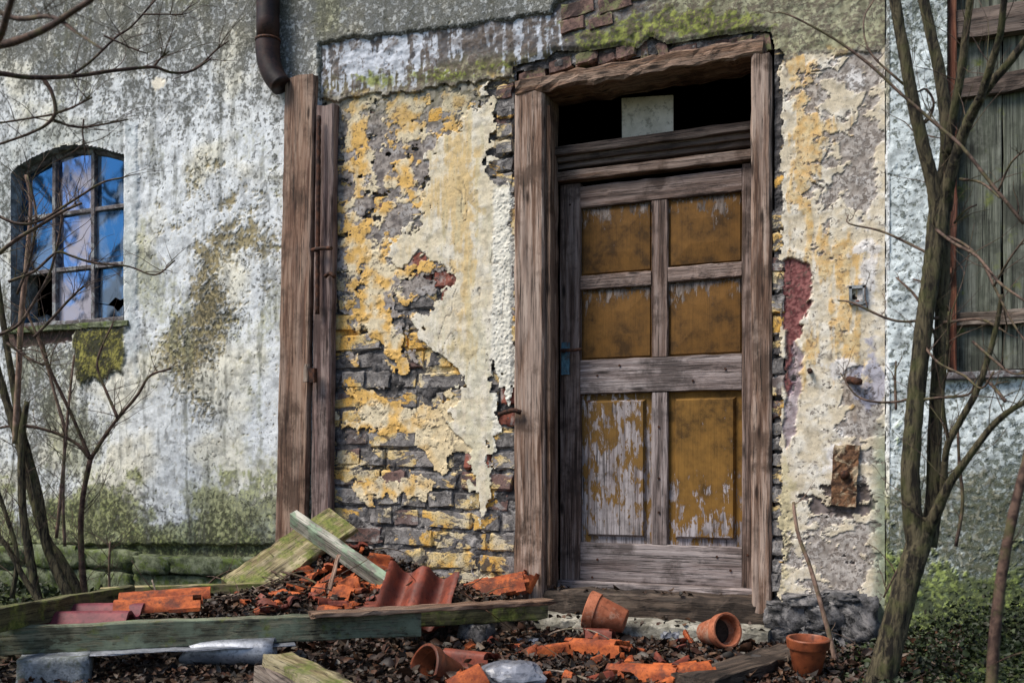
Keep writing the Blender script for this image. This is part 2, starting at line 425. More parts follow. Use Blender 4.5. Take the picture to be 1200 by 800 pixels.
MT['dampwood'] = m_wood('damp_wood', (0.012, 0.009, 0.007), (0.05, 0.034, 0.025), (0.11, 0.08, 0.06), bump=0.9)
MT['shutter'] = m_wood('shutter_board', (0.038, 0.043, 0.033), (0.1, 0.11, 0.085), (0.19, 0.2, 0.165), moss=0.16)
MT['redpost'] = m_wood('red_brown_post', (0.06, 0.018, 0.01), (0.14, 0.045, 0.025), (0.22, 0.09, 0.05))
MT['iron'] = m_simple('rusty_iron', (0.022, 0.012, 0.01), (0.10, 0.04, 0.022), 40, 0.75, 0.6, 0.3)
MT['pipe'] = m_simple('downpipe_paint', (0.012, 0.006, 0.006), (0.035, 0.015, 0.012), 8, 0.5, 0.25, 0.0, 0.3, c3=(0.055, 0.022, 0.015))
MT['zinc'] = m_simple('zinc_sheet', (0.2, 0.215, 0.25), (0.4, 0.42, 0.47), 9, 0.5, 0.3, 0.5, 0.5, c3=(0.14, 0.14, 0.15))
MT['bluepaint'] = m_simple('blue_lock_paint', (0.05, 0.12, 0.17), (0.11, 0.23, 0.3), 30, 0.55, 0.3, c3=(0.08, 0.05, 0.035))
MT['tin'] = m_simple('pale_card', (0.46, 0.42, 0.34), (0.66, 0.61, 0.52), 5, 0.7, 0.1)
MT['terra'] = m_simple('terracotta_pot', (0.24, 0.07, 0.033), (0.42, 0.145, 0.075), 9, 0.75, 0.25, c3=(0.40, 0.25, 0.18))
MT['terra_dark'] = m_simple('terracotta_wet', (0.13, 0.034, 0.015), (0.25, 0.068, 0.027), 7, 0.4, 0.15, c3=(0.09, 0.035, 0.022))
MT['tile'] = m_simple('orange_roof_tile', (0.2, 0.04, 0.013), (0.44, 0.105, 0.027), 16, 0.75, 0.6, c3=(0.09, 0.03, 0.02))
MT['tile_dark'] = m_simple('dark_red_roof_tile', (0.10, 0.022, 0.014), (0.21, 0.048, 0.026), 10, 0.55, 0.3, c3=(0.12, 0.04, 0.03))
MT['tile_maroon'] = m_simple('maroon_roof_tile', (0.11, 0.02, 0.03), (0.2, 0.045, 0.05), 10, 0.6, 0.3)
MT['concrete'] = m_simple('concrete', (0.12, 0.135, 0.145), (0.3, 0.32, 0.34), 14, 0.92, 0.8, c3=(0.09, 0.1, 0.07))
MT['plastic'] = m_simple('grey_plastic_bag', (0.09, 0.095, 0.115), (0.24, 0.25, 0.29), 9, 0.35, 0.2, 0.0, 0.5)
MT['soil'] = m_simple('dark_soil', (0.012, 0.009, 0.007), (0.05, 0.035, 0.025), 20, 0.95, 0.8)
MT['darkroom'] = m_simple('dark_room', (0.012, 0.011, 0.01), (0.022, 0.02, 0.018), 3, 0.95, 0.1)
MT['curtain'] = m_simple('faded_paper', (0.3, 0.27, 0.27), (0.46, 0.42, 0.43), 5, 0.9, 0.1)
MT['winframe'] = m_simple('window_iron', (0.05, 0.042, 0.045), (0.15, 0.13, 0.135), 25, 0.7, 0.5, c3=(0.3, 0.32, 0.33))
MT['bark'] = m_bark('tree_bark', (0.012, 0.009, 0.006), (0.115, 0.095, 0.055), (34, 34, 6), 1.0, 0.02)
MT['bark_red'] = m_bark('red_brown_bark', (0.03, 0.016, 0.013), (0.1, 0.06, 0.045), (20, 20, 20), 0.4, 0.004)
MT['bark_twig'] = m_bark('twig_bark', (0.035, 0.022, 0.018), (0.13, 0.085, 0.065), (20, 20, 20), 0.4, 0.003)
MT['bark_cane'] = m_bark('cane_bark', (0.13, 0.08, 0.06), (0.26, 0.17, 0.13), (25, 25, 12), 0.4, 0.003)
MT['bark_pale'] = m_bark('pale_twig_bark', (0.12, 0.09, 0.07), (0.26, 0.21, 0.17), (25, 25, 25), 0.4, 0.003)
MT['water'] = m_simple('rain_water', (0.02, 0.012, 0.008), (0.04, 0.025, 0.016), 4, 0.03, 0.02, 0.0, 1.0)
MT['glass'] = m_glass('sky_tinted_window_glass', (0.05, 0.17, 0.34), (0.2, 0.28, 0.4), 0.5, 0.54)  # clear panes; the reflected sky's blue is coloured into the tint
MT['glass_dusty'] = m_glass('whitewashed_window_glass', (0.14, 0.28, 0.55), (0.36, 0.34, 0.4), 0.9, 0.5)
def m_leaf():
    N = NT('leaf_colours'); a = N.n('ShaderNodeAttribute', attribute_name='Col').outputs['Color']
    N.col(N.mix(1.0, a, N.ramp(N.noise(N.pos(), 90, 4), [(0.3, 0.6), (0.7, 1.15)]), 'MULTIPLY'))
    N.b.inputs['Roughness'].default_value = 0.6; N.b.inputs['Specular IOR Level'].default_value = 0.4
    return N.m
MT['leaf'] = m_leaf()
# ------------------------------------------------------------------ the house wall
house = empty('house')
tag(house, 'derelict house wall with peeling cream plaster, bare brick and an old wooden door', 'house')

ARCH = [(18, 384), (18, 205), (26, 197), (42, 187), (60, 179), (80, 173), (100, 172), (120, 175), (137, 180), (150, 184), (150, 378)]
RWIN = [(1111, 444), (1111, -60), (1330, -110), (1330, 440)]
CENTRE = [(379, 760), (379, 56), (400, 52), (450, 46), (500, 42), (545, 36), (600, 27), (648, 20), (655, 6), (700, -4), (760, 2), (830, -8), (960, -30), (1036, -30), (1036, 790)]
DOORHOLE = [(603, 770), (603, 100), (601, 78), (640, 69), (652, 60), (682, 61), (707, 58), (730, 54), (748, 58), (763, 44), (782, 53), (813, 48), (842, 43), (880, 38), (903, 38), (908, 60), (906, 200), (908, 420), (905, 640), (898, 770)]
CREAM = [(577, 97), (580, 150), (573, 200), (582, 216), (605, 216), (605, 430), (602, 475), (590, 480), (584, 425), (580, 430), (582, 500), (577, 593), (567, 627),
         (557, 587), (550, 553), (546, 520), (530, 503), (527, 483), (538, 460), (541, 440), (532, 428), (515, 416), (493, 400), (492, 375), (513, 350), (528, 315),
         (500, 300), (466, 310), (452, 303), (457, 287), (480, 267), (497, 253), (500, 237), (492, 227), (503, 187), (535, 150), (560, 120)]

def left_fn(X, Z, px, py):
    s = fbm(X * 34, Z * 34, 4, 3, 0.6); s2 = fbm(X * 85, Z * 85, 3, 9, 0.6); big = fbm(X * 2.6, Z * 2.6, 4, 21); med = fbm(X * 9, Z * 9, 4, 31)
    qx, qy = px + 45 * big, py + 55 * big + 14 * med
    B = lambda *a: blob(qx, qy, *a)
    wht = 0.05 + 0.42 * B(215, 200, 60, 90) + 0.6 * B(180, 290, 40, 90) + 0.5 * B(175, 470, 50, 70) + 0.6 * B(310, 430, 35, 150) + 0.4 * B(290, 180, 40, 60) \
        + 0.35 * B(140, 520, 60, 60) + 0.3 * B(300, 560, 40, 60) + 0.35 * B(60, 150, 60, 30) + 0.25 * B(230, 530, 60, 40)
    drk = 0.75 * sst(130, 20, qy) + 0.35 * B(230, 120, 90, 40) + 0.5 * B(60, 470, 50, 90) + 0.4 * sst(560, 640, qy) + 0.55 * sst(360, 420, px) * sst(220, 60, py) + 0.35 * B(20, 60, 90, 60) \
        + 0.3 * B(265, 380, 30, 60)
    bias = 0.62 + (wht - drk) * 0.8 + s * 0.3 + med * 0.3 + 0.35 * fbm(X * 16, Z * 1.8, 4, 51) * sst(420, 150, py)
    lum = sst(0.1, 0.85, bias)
    och = np.clip(0.75 * B(248, 345, 45, 85) + 0.6 * B(280, 270, 45, 50) + 0.6 * B(245, 450, 35, 45) + 0.4 * B(215, 390, 30, 50), 0, 1)
    och = sst(0.25, 0.85, och + s * 0.6 + med * 0.45 + s2 * 0.3)
    grn = sst(0.35, 0.72, 0.85 * sst(540, 640, qy + 25 * med) + 0.55 * B(235, 590, 55, 45) + 0.45 * B(100, 600, 60, 40) + 0.5 * B(310, 590, 20, 40) + 0.3 * B(70, 480, 50, 60) + s * 0.4 + med * 0.2)
    dcol = mixc((0.075, 0.078, 0.07), (0.15, 0.135, 0.085), sst(-0.3, 0.4, med + 0.5 * s))
    wcol = mixc((0.69, 0.72, 0.75), (0.72, 0.70, 0.61), sst(0.0, 0.6, big + 0.4 * sst(380, 600, py)))
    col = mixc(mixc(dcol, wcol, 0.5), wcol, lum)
    col = mixc(col, mixc((0.15, 0.115, 0.035), (0.32, 0.255, 0.115), sst(-0.5, 0.5, s2 + s)), och * 0.92)
    col = mixc(col, mixc((0.04, 0.06, 0.01), (0.25, 0.28, 0.075), sst(-0.4, 0.45, s2 + s + 0.6 * med)), grn * (0.7 + 0.25 * (1 - lum)))
    dr = fbm(X * 13, Z * 1.3, 5, 61, 0.6); alg = sst(0.05, 0.55, fbm(X * 1.5, Z * 1.5, 4, 66) + 0.35 * dr + 0.3 * s + 0.25 * sst(300, 560, py) - 0.12)
    col = mixc(col, mixc((0.16, 0.165, 0.075), (0.42, 0.42, 0.24), sst(-0.4, 0.4, s + s2)), alg * 0.62)
    col = mixc(col, (0.13, 0.135, 0.125), sst(0.18, 0.42, dr + 0.25 * s + 0.2 * blob(px, py, 80, 450, 70, 70)) * 0.5)
    # window surround band, moss under the sill, mortar smear
    band = sst(149, 152, px) * sst(168, 164, px + 4 * med) * sst(140, 150, py) * sst(480, 400, py + 30 * med)
    col = mixc(col, mixc((0.42, 0.47, 0.5), (0.66, 0.69, 0.72), sst(-0.4, 0.3, s + med)), band * 0.75)
    arch = sst(0, 6, -sdpoly(px, py, ARCH)) * sst(40, 26, -sdpoly(px, py, ARCH) + 10 * med) * sst(150, 140, px) * sst(330, 260, py)
    col = mixc(col, mixc((0.3, 0.33, 0.33), (0.55, 0.58, 0.58), sst(-0.5, 0.4, s + med)), arch * 0.7)
    mb = sst(0, 5, sdpoly(px + 5 * med, py + 6 * s, [(88, 383), (152, 381), (156, 425), (150, 440), (138, 438), (126, 452), (112, 446), (98, 458), (90, 430)]))
    col = mixc(col, mixc((0.03, 0.032, 0.008), (0.26, 0.24, 0.06), sst(-0.25, 0.4, s + s2 + med)), mb)
    bare = sst(0, 3, sdpoly(px + 5 * med, py + 4 * s, [(5, 386), (90, 382), (90, 402), (40, 408), (5, 410)]))
    col = mixc(col, (0.11, 0.065, 0.06), bare)
    fleck = sst(0, 2.5, sdpoly(px + 3 * s, py + 3 * s2, [(179, 97), (187, 91), (199, 93), (198, 104), (184, 111)]))
    col = mixc(col, (0.72, 0.66, 0.55), fleck)
    vein = sst(0.02, 0.0, np.abs(fbm(X * 1.7, Z * 1.7, 5, 77)) - 0.004) * sst(0.0, 0.3, fbm(X * 1.1, Z * 1.1, 2, 71))
    col = mixc(col, (0.05, 0.05, 0.045), vein * 0.6)
    Y = -0.03 - 0.0025 * s - 0.0018 * s2 - 0.01 * big + 0.008 * och - 0.012 * mb + 0.02 * bare - 0.008 * band
    led = sst(636, 640, py + 4 * med); Y = Y + led * 0.035 * sst(385, 370, px)
    inC = sdpoly(px + 3 * med, py + 3.5 * med + 2 * s, CENTRE); hole = np.maximum(inC, sdpoly(px, py, ARCH))
    edge = sst(0, 5, -inC)
    Y = Y + (1 - edge) * 0.03 * (px > 360)
    keep = hole < 0
    spk = np.clip(0.64 - 0.33 * bias + 0.05 * och + 0.1 * mb - 0.12 * band - 0.4 * fleck, 0.1, 0.57)
    return Y, np.concatenate([col, spk[..., None]], -1), keep
XL, XC0, XC1 = -7.6, P(376, 400).x, P(1037, 400).x
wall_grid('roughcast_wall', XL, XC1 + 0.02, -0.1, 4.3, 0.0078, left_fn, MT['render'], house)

def centre_fn(X, Z, px, py):
    s = fbm(X * 30, Z * 30, 4, 103, 0.6); s2 = fbm(X * 80, Z * 80, 3, 109, 0.6); big = fbm(X * 2.6, Z * 2.6, 4, 121); med = fbm(X * 9, Z * 12, 5, 131, 0.6)
    vst = fbm(X * 26, Z * 3.2, 4, 141, 0.6)
    cr, cr2 = cellr(X * 13, Z * 17, 3), cellr(X * 30, Z * 36, 4)
    wx, wy = px + 9 * med + 13 * (cr - .5) + 5 * (cr2 - .5), py + 8 * med + 7 * (cr2 - .5) + 9 * (cr - .5)
    B = lambda *a: blob(wx, wy, *a)
    cream = sdpoly(wx, wy, CREAM)
    YP = [[(425, 285), (455, 292), (466, 318), (455, 345), (452, 365), (468, 385), (477, 432), (455, 434), (446, 402), (430, 388), (415, 362), (420, 328)],
          [(386, 484), (415, 488), (412, 468), (435, 452), (452, 470), (478, 476), (500, 470), (538, 458), (548, 520), (532, 545), (515, 562), (503, 540), (485, 520), (445, 506), (386, 504)],
          [(412, 565), (440, 560), (485, 556), (512, 562), (500, 590), (480, 580), (445, 588), (430, 600)]]
    ysd = np.maximum.reduce([sdpoly(wx + 5 * med, wy + 5 * med, q_) for q_ in YP]) + 6 * fbm(X * 7, Z * 7, 4, 133)
    # thin grey undercoat left over the brick
    gcov = 0.9 * sst(440, 260, wy) + 0.3 * B(455, 320, 60, 60) + 0.3 * B(420, 410, 40, 30) - 0.04 + 0.3 * (cr - .5) + 0.16 * (cr2 - .5) + med * 0.8 + s * 0.10 + fbm(X * 4.5, Z * 7, 4, 137) * 0.45
    gcov -= 0.5 * sst(410, 390, px) * sst(250, 330, py)
    grey = (gcov - 0.42) * 22
    edgecol = sdpoly(wx, wy, [(578, 95), (605, 95), (607, 216), (583, 218), (573, 205), (580, 150)])      # bare brick beside the frame
    grey = np.where(edgecol > 0, -5, grey)
    band = np.minimum(150 + 10 * med - py, 0 * px + 200)                                                    # mossy, lime-streaked band over the door
    isband = (py < np.interp(px, [376, 480, 560, 600, 1040], [118, 108, 96, 92, 60]) + 8 * med)
    rightp = px - (915 + 7 * med + 4 * s)
    lft = px < 603
    cov = np.where(px > 903, np.where(py < 60, 8, rightp), np.where(isband, 8.0, np.maximum(np.maximum(cream, grey), ysd)))
    redsd = sdpoly(px + 5 * med + 5 * (cr - .5) + 3 * (cr2 - .5), py + 7 * med + 8 * (cr2 - .5), [(917, 309), (931, 303), (947, 309), (953, 330), (951, 352), (943, 380), (930, 400), (934, 440), (928, 470), (919, 452), (921, 400), (916, 372), (919, 345), (914, 325)])
    lil = sdpoly(px + 5 * med, py + 7 * med, [(930, 398), (942, 415), (937, 460), (932, 506), (922, 530), (916, 500), (926, 450)])
    hole = sdpoly(px, py, DOORHOLE)
    # ---- colour
    ccol = mixc((0.66, 0.58, 0.43), (0.70, 0.65, 0.55), sst(-0.3, 0.4, med + 0.5 * big))
    yel = sst(0.28, 0.62, 0.55 * B(505, 230, 26, 40) + 0.6 * B(540, 190, 22, 60) + 0.45 * B(545, 380, 18, 90) + 0.35 * B(470, 290, 30, 20) + 0.55 * B(545, 260, 14, 90) + vst * 0.5 + med * 0.2)
    ccol = mixc(ccol, (0.62, 0.43, 0.17), yel * 0.75)
    ccol = mixc(ccol, (0.52, 0.5, 0.36), sst(0.1, 0.5, vst + 0.6 * B(560, 480, 25, 130)) * 0.45)
    ccol = mixc(ccol, (0.72, 0.70, 0.63), sst(575, 580, px + 3 * med) * sst(215, 225, py) * 0.8)            # rough strip by the frame
    pit = sst(0.40, 0.52, s2 * 0.7 + s * 0.5 - 0.05) * 0.8
    ccol = mixc(ccol, (0.16, 0.11, 0.07), pit * 0.7)
    crk = sst(0.014, 0.004, np.abs(fbm(X * 3.1, Z * 1.3, 4, 181))) * sst(0.05, 0.3, fbm(X * 2, Z * 2, 2, 187))
    ccol = mixc(ccol, (0.13, 0.1, 0.08), crk * 0.6)
    gcol = mixc((0.125, 0.108, 0.105), (0.35, 0.31, 0.285), sst(-0.4, 0.4, med + 0.6 * s))
    gcol = mixc(gcol, (0.42, 0.40, 0.40), sst(0.16, 0.3, fbm(X * 7, Z * 11, 5, 151, 0.6)) * 0.65)
    flake = fbm(X * 6.5 + 5, Z * 8.5, 6, 161, 0.62) + 0.22 * B(425, 165, 45, 45) + 0.25 * B(470, 130, 40, 18) + 0.18 * B(430, 270, 50, 30) + 0.22 * B(430, 380, 30, 70) + 0.15 * B(440, 210, 30, 30) - 0.10 * B(560, 160, 30, 30)
    fl = sst(0.17, 0.19, flake)
    fcol = mixc((0.68, 0.42, 0.13), (0.70, 0.60, 0.42), sst(-0.25, 0.35, fbm(X * 9, Z * 9, 4, 171)))
    gcol = mixc(gcol, fcol, fl)
    gcol = mixc(gcol, (0.055, 0.05, 0.05), sst(0.02, 0.0, np.abs(flake - 0.165)) * 0.65)
    gcol = mixc(gcol, mixc((0.2, 0.19, 0.11), (0.32, 0.30, 0.22), sst(-0.4, 0.4, s)), sst(165, 110, wy) * 0.55)
    gcol = mixc(gcol, mixc(fcol, (0.68, 0.56, 0.36), sst(470, 530, px)), (ysd > -1) * 1.0)
    col = np.where((cream > 0)[..., None], ccol, gcol)
    # band over the door
    bcol = mixc((0.10, 0.095, 0.10), (0.24, 0.225, 0.225), sst(-0.4, 0.4, med + s))
    lime = sst(0.12, 0.3, 1.25 * vst + 0.5 * s - 0.08 + 0.75 * B(430, 75, 45, 30) + 0.35 * B(480, 60, 40, 22) + 0.35 * B(620, 45, 25, 20) + 0.1 - 0.6 * B(560, 75, 35, 15) - 1.2 * sst(640, 700, px))
    bline = np.interp(px, [376, 480, 560, 600, 1040], [118, 108, 96, 92, 60]); bcol = mixc(bcol, mixc((0.13, 0.115, 0.05), (0.30, 0.27, 0.15), sst(-.4, .4, s + med)), sst(38, 14, bline - py + 12 * med) * 0.8)
    bcol = mixc(bcol, (0.58, 0.62, 0.70), lime * 0.85)
    brn = sst(0.2, 0.35, med + 0.5 * B(570, 50, 60, 15)); bcol = mixc(bcol, (0.10, 0.075, 0.06), brn * 0.6)
    gr = sst(0.25, 0.65, 1.0 * B(820, 28, 90, 18) + 0.8 * B(720, 45, 50, 12) + 0.9 * B(530, 93, 45, 7) + 0.9 * B(585, 78, 22, 8) + 0.8 * B(440, 95, 20, 10) + 0.6 * B(690, 62, 20, 8) + 0.4 * s + 0.25 * med)
    bcol = mixc(bcol, mixc((0.06, 0.075, 0.012), (0.27, 0.3, 0.06), sst(-0.4, 0.4, s + 0.7 * vst)), gr * 0.9)
    bcol = mixc(bcol, mixc((0.22, 0.21, 0.13), (0.40, 0.40, 0.26), sst(-0.4, 0.4, s + vst)), sst(745, 790, px) * (1 - gr) * 0.8)
    col = np.where(isband[..., None], mixc(col, bcol, sst(0, 10, np.interp(px, [376, 480, 560, 600, 1040], [118, 108, 96, 92, 60]) + 8 * med - py)), col)
    # right-hand pier
    rc = mixc((0.60, 0.52, 0.39), (0.74, 0.69, 0.60), sst(-0.35, 0.35, med + 0.3 * s))
    ry = sst(0.3, 0.5, 0.75 * B(940, 90, 16, 30) + 0.7 * B(945, 200, 16, 90) + 0.55 * B(960, 160, 40, 30) + 0.75 * B(995, 390, 22, 60) + 0.5 * B(985, 300, 40, 40) + 0.6 * B(945, 420, 14, 40) + 0.6 * B(1000, 470, 10, 25) + vst * 0.55 + med * 0.2)
    rc = mixc(rc, mixc((0.62, 0.36, 0.09), (0.64, 0.47, 0.22), sst(-0.3, 0.3, s)), ry * 0.75)
    rg = sst(0.38, 0.44, 0.65 * B(955, 110, 25, 25) + 0.7 * B(1010, 130, 30, 90) + 0.5 * B(1000, 60, 40, 30) + 0.45 * B(985, 230, 50, 60) + 0.8 * B(1010, 490, 30, 60) + 0.9 * B(985, 650, 50, 60) + med * 0.6 + 0.35 * (cr - .5) - 0.08)
    rc = mixc(rc, mixc((0.24, 0.21, 0.2), (0.44, 0.40, 0.38), sst(-0.4, 0.4, s + med)), rg * 0.85)
    rc = mixc(rc, (0.74, 0.72, 0.72), sst(0.3, 0.55, 0.7 * B(985, 430, 22, 18) + 0.55 * B(1015, 320, 16, 90) + 0.6 * B(985, 540, 30, 30) + 0.4 * B(1000, 90, 20, 40) + med * 0.5 + vst * 0.3) * 0.85)
    rc = mixc(rc, (0.34, 0.34, 0.44), sst(0.3, 0.5, 0.9 * B(1020, 455, 18, 22) + 0.5 * B(1022, 420, 10, 60) + med * 0.3) * 0.8)
    rc = mixc(rc, (0.52, 0.45, 0.27), sst(0.25, 0.5, 0.9 * B(915, 620, 18, 70) + 0.4 * B(905, 560, 18, 30) + 0.3 * s) * 0.8)
    dk = sst(0.44, 0.48, 0.25 * (cr - .5) + 0.8 * B(965, 592, 25, 16) + 0.8 * B(1010, 590, 25, 18) + 0.45 * B(1005, 665, 22, 14) + 0.35 * med + 0.1 * s)
    rc = mixc(rc, mixc((0.10, 0.08, 0.075), (0.19, 0.155, 0.15), sst(-0.3, 0.3, s)), dk)
    rc = mixc(rc, mixc((0.16, 0.17, 0.08), (0.30, 0.27, 0.16), sst(-0.3, 0.3, s)), sst(70, 25, wy) * 0.85)
    rc = mixc(rc, (0.1, 0.17, 0.10), sst(1015, 1034, px + 5 * med) * sst(470, 540, py) * 0.7)
    rc = mixc(rc, mixc((0.11, 0.03, 0.032), (0.28, 0.11, 0.105), sst(-0.35, 0.35, s + s2 + 0.6 * (cr2 - .5))), sst(-1, 1.5, redsd))
    rc = mixc(rc, mixc((0.2, 0.15, 0.19), (0.36, 0.30, 0.34), sst(-0.3, 0.3, s + med)), sst(-1, 1.5, lil) * 0.85)
    rc = mixc(rc, (0.12, 0.09, 0.08), sst(0.010, 0.003, np.abs(fbm(X * 2.7 + 3, Z * 1.6, 4, 191))) * 0.55)
    rc = mixc(rc, (0.12, 0.09, 0.07), pit * 0.35)
    col = np.where((px > 903)[..., None] & (~isband)[..., None], rc, col)
    # ---- relief
    th = np.where(cream > 0, 0.013, 0.006) + 0.003 * fl * (cream <= 0)
    th = np.where(isband, 0.020 + 0.006 * med, th)
    th = np.where((px > 903) & ~isband, 0.018 - 0.016 * sst(-1, 2, redsd) - 0.009 * sst(-1, 2, lil) - 0.010 * dk - 0.0045 * rg + 0.002 * ry, th)
    Y = 0.008 - th * sst(-0.5, 0.8, cov) - 0.0030 * med - 0.0012 * s - 0.0008 * s2 + 0.002 * pit + 0.003 * crk + 0.004 * (1 - sst(0, 0.8, cov))
    rough = sst(575, 580, px) * sst(215, 222, py) * (px < 606) + sst(0.3, 0.6, B(915, 640, 20, 70)) + 0
    Y = Y - 0.0028 * rough * (s + s2)
    low = sst(0, 6, -hole); Y = Y + (1 - low) * 0.012
    keep = (cov > 0) & (hole < 0) & (py < 740)
    spk = np.where(cream > 0, 0.25 + 0.14 * med, 0.34 + 0.2 * med); spk = np.where(isband, 0.46 + 0.2 * med - 0.12 * lime, spk)
    spk = np.where((px > 903) & ~isband, 0.33 + 0.2 * med + 0.08 * rg, spk)
    return Y, np.concatenate([col, np.clip(spk, 0.02, 0.9)[..., None]], -1), keep
wall_grid('old_plaster', XC0, XC1, 0.05, 3.35, 0.0052, centre_fn, MT['coat'], house)

def right_fn(X, Z, px, py):
    s = fbm(X * 34, Z * 34, 4, 203, 0.6); s2 = fbm(X * 85, Z * 85, 3, 209, 0.6); big = fbm(X * 2.6, Z * 2.6, 4, 221); med = fbm(X * 9, Z * 9, 4, 231); vst = fbm(X * 26, Z * 3, 4, 241)
    qy = py + 40 * big + 22 * med
    bias = (0.72 + s * 0.25 + med * 0.2 - 0.25 * sst(120, 20, qy) - 0.35 * sst(500, 620, qy) - 0.25 * sst(1115, 1180, px) * sst(470, 540, py))
    lum = sst(0.1, 0.8, bias)
    col = mixc((0.3, 0.34, 0.34), (0.60, 0.66, 0.68), lum)
    col = mixc(col, mixc((0.075, 0.07, 0.035), (0.19, 0.17, 0.09), sst(-0.4, 0.4, s + s2)), sst(0.4, 0.65, sst(500, 600, qy) * 0.7 + 0.5 * s + 0.3 * s2 - 0.1) * 0.75)
    g = sst(0.4, 0.75, sst(590, 720, qy) + 0.5 * blob(px, qy, 1060, 500, 20, 50) + 0.4 * s + 0.2 * med)
    col = mixc(col, mixc((0.03, 0.055, 0.01), (0.22, 0.28, 0.06), sst(-0.5, 0.5, s2 + s + med)), g * 0.85)
    Y = -0.028 - 0.004 * s - 0.0025 * s2 - 0.008 * big - 0.01 * g * (0.5 + med)
    Y = Y + (1 - sst(1037, 1041, px + 1.5 * med)) * 0.04
    keep = (sdpoly(px, py, RWIN) < 0) & (px > 1036.5 + 2 * med)
    spk = np.clip(0.66 - 0.36 * bias, 0.05, 0.58)
    return Y, np.concatenate([col, spk[..., None]], -1), keep
wall_grid('roughcast_wall', XC1 - 0.02, 1.9, -0.1, 3.7, 0.008, right_fn, MT['render_moss'], house)

# ---- bare brickwork under the plaster: bed of mortar, every brick a piece of its own
def mortar_fn(X, Z, px, py):
    s = fbm(X * 30, Z * 30, 4, 303, 0.6); med = fbm(X * 9, Z * 9, 4, 331)
    Y = 0.019 - 0.018 * med - 0.007 * s
    return Y, np.full(X.shape + (3,), 0.2), sdpoly(px, py, [(605, 800), (605, 84), (905, 45), (905, 800)]) < 0
bw = wall_grid('brick_wall', XC0 - 0.03, XC1 + 0.03, 0.0, 3.35, 0.009, mortar_fn, MT['mortar'], house)
def brick_mesh(L, h, d, r, name='brick', nx=6, nz=4):
    """rough-faced brick, front face at local y = 0, chipped arrises"""
    us = [0, 0.035, 0.27, 0.52, 0.74, 0.965, 1] if nx == 6 else [i / nx for i in range(nx + 1)]
    ws = [0, 0.10, 0.5, 0.90, 1]
    vs, fs = [], []
    for j in range(nz + 1):
        for i in range(nx + 1):
            e = min(i, nx - i, j, nz - j)
            k_ = 2.0 if e == 0 else 1.0; x = (us[i] - 0.5) * L + r.uniform(-.004, .004) * k_; z = (ws[j] - 0.5) * h + r.uniform(-.004, .004) * k_
            if i in (0, nx) and j in (0, nz): x *= r.uniform(0.93, 0.985); z *= r.uniform(0.8, 0.96)
            y = r.uniform(-.003, .003) + (0.007 + r.uniform(0, .007) if e == 0 else 0)
            if e == 0 and r.random() < 0.12: y += 0.012
            vs.append((x, y, z))
    for j in range(nz):
        for i in range(nx):
            a = j * (nx + 1) + i; fs.append((a, a + 1, a + nx + 2, a + nx + 1))
    rim = [i for i in range(nx + 1)] + [j * (nx + 1) + nx for j in range(1, nz + 1)] + [nz * (nx + 1) + i for i in range(nx - 1, -1, -1)] + [j * (nx + 1) for j in range(nz - 1, 0, -1)]
    b = len(vs)
    for k in rim: vs.append((vs[k][0] * 1.005, d, vs[k][2] * 1.01))
    n = len(rim)
    for k in range(n): fs.append((rim[(k + 1) % n], rim[k], b + k, b + (k + 1) % n))
    me = bpy.data.meshes.new(name); me.from_pydata(vs, [], fs); me.update(); return me
rb = random.Random(5)
HB = 0.104
STR = [brick_mesh(0.292, HB - 0.016, 0.06, rb) for _ in range(9)]
HED = [brick_mesh(0.140, HB - 0.016, 0.06, rb) for _ in range(7)]
def put_brick(me, mat, x, y, z, parent, tilt=0.0, sc=(1, 1, 1)):
    if not me.materials: me.materials.append(MT['brick'])
    o = bpy.data.objects.new('brick', me)
    M = Matrix.Translation((x, y, z)) @ Matrix.Rotation(tilt, 4, 'Y') @ Matrix.Diagonal(sc).to_4x4()
    put(o, parent, M)
    o.material_slots[0].link = 'OBJECT'; o.material_slots[0].material = mat
    return o
xl, xr = P(384, 400).x, P(604, 400).x
z = 0.20; row = 0
while z < 3.0:
    x = xl - rb.uniform(0.0, 0.14) if row % 2 else xl - rb.uniform(0.14, 0.29)
    k = row % 2
    while x < xr - 0.03:
        st = (rb.random() < 0.62) if k else (rb.random() < 0.5)
        L = 0.292 if st else 0.140
        if x + L > xr: L = xr - x
        cx = x + L / 2; a, b = proj(cx, z)
        incream = sdpoly(np.array([a]), np.array([b]), CREAM)[0]
        if L > 0.05 and x + L > xl and incream < 24 and not (b < 100 and a < 590):
            src = STR if L > 0.2 else HED
            base = 0.292 if L > 0.2 else 0.140
            red = (455 < a < 535 and 298 < b < 350) or (535 < a < 560 and 500 < b < 560) or (a > 585 and 460 < b < 520)
            mm = MT['redbrick'] if red else MT['brick']
            put_brick(rb.choice(src), mm, cx, 0.006 + rb.uniform(-.006, .011), z + rb.uniform(-.005, .005) + 0.010 * math.sin(cx * 4.1 + z * 1.3), bw, rb.uniform(-.022, .022), (L / base, 1, 1))
        x += L + 0.014; k ^= 1
    z += HB; row += 1
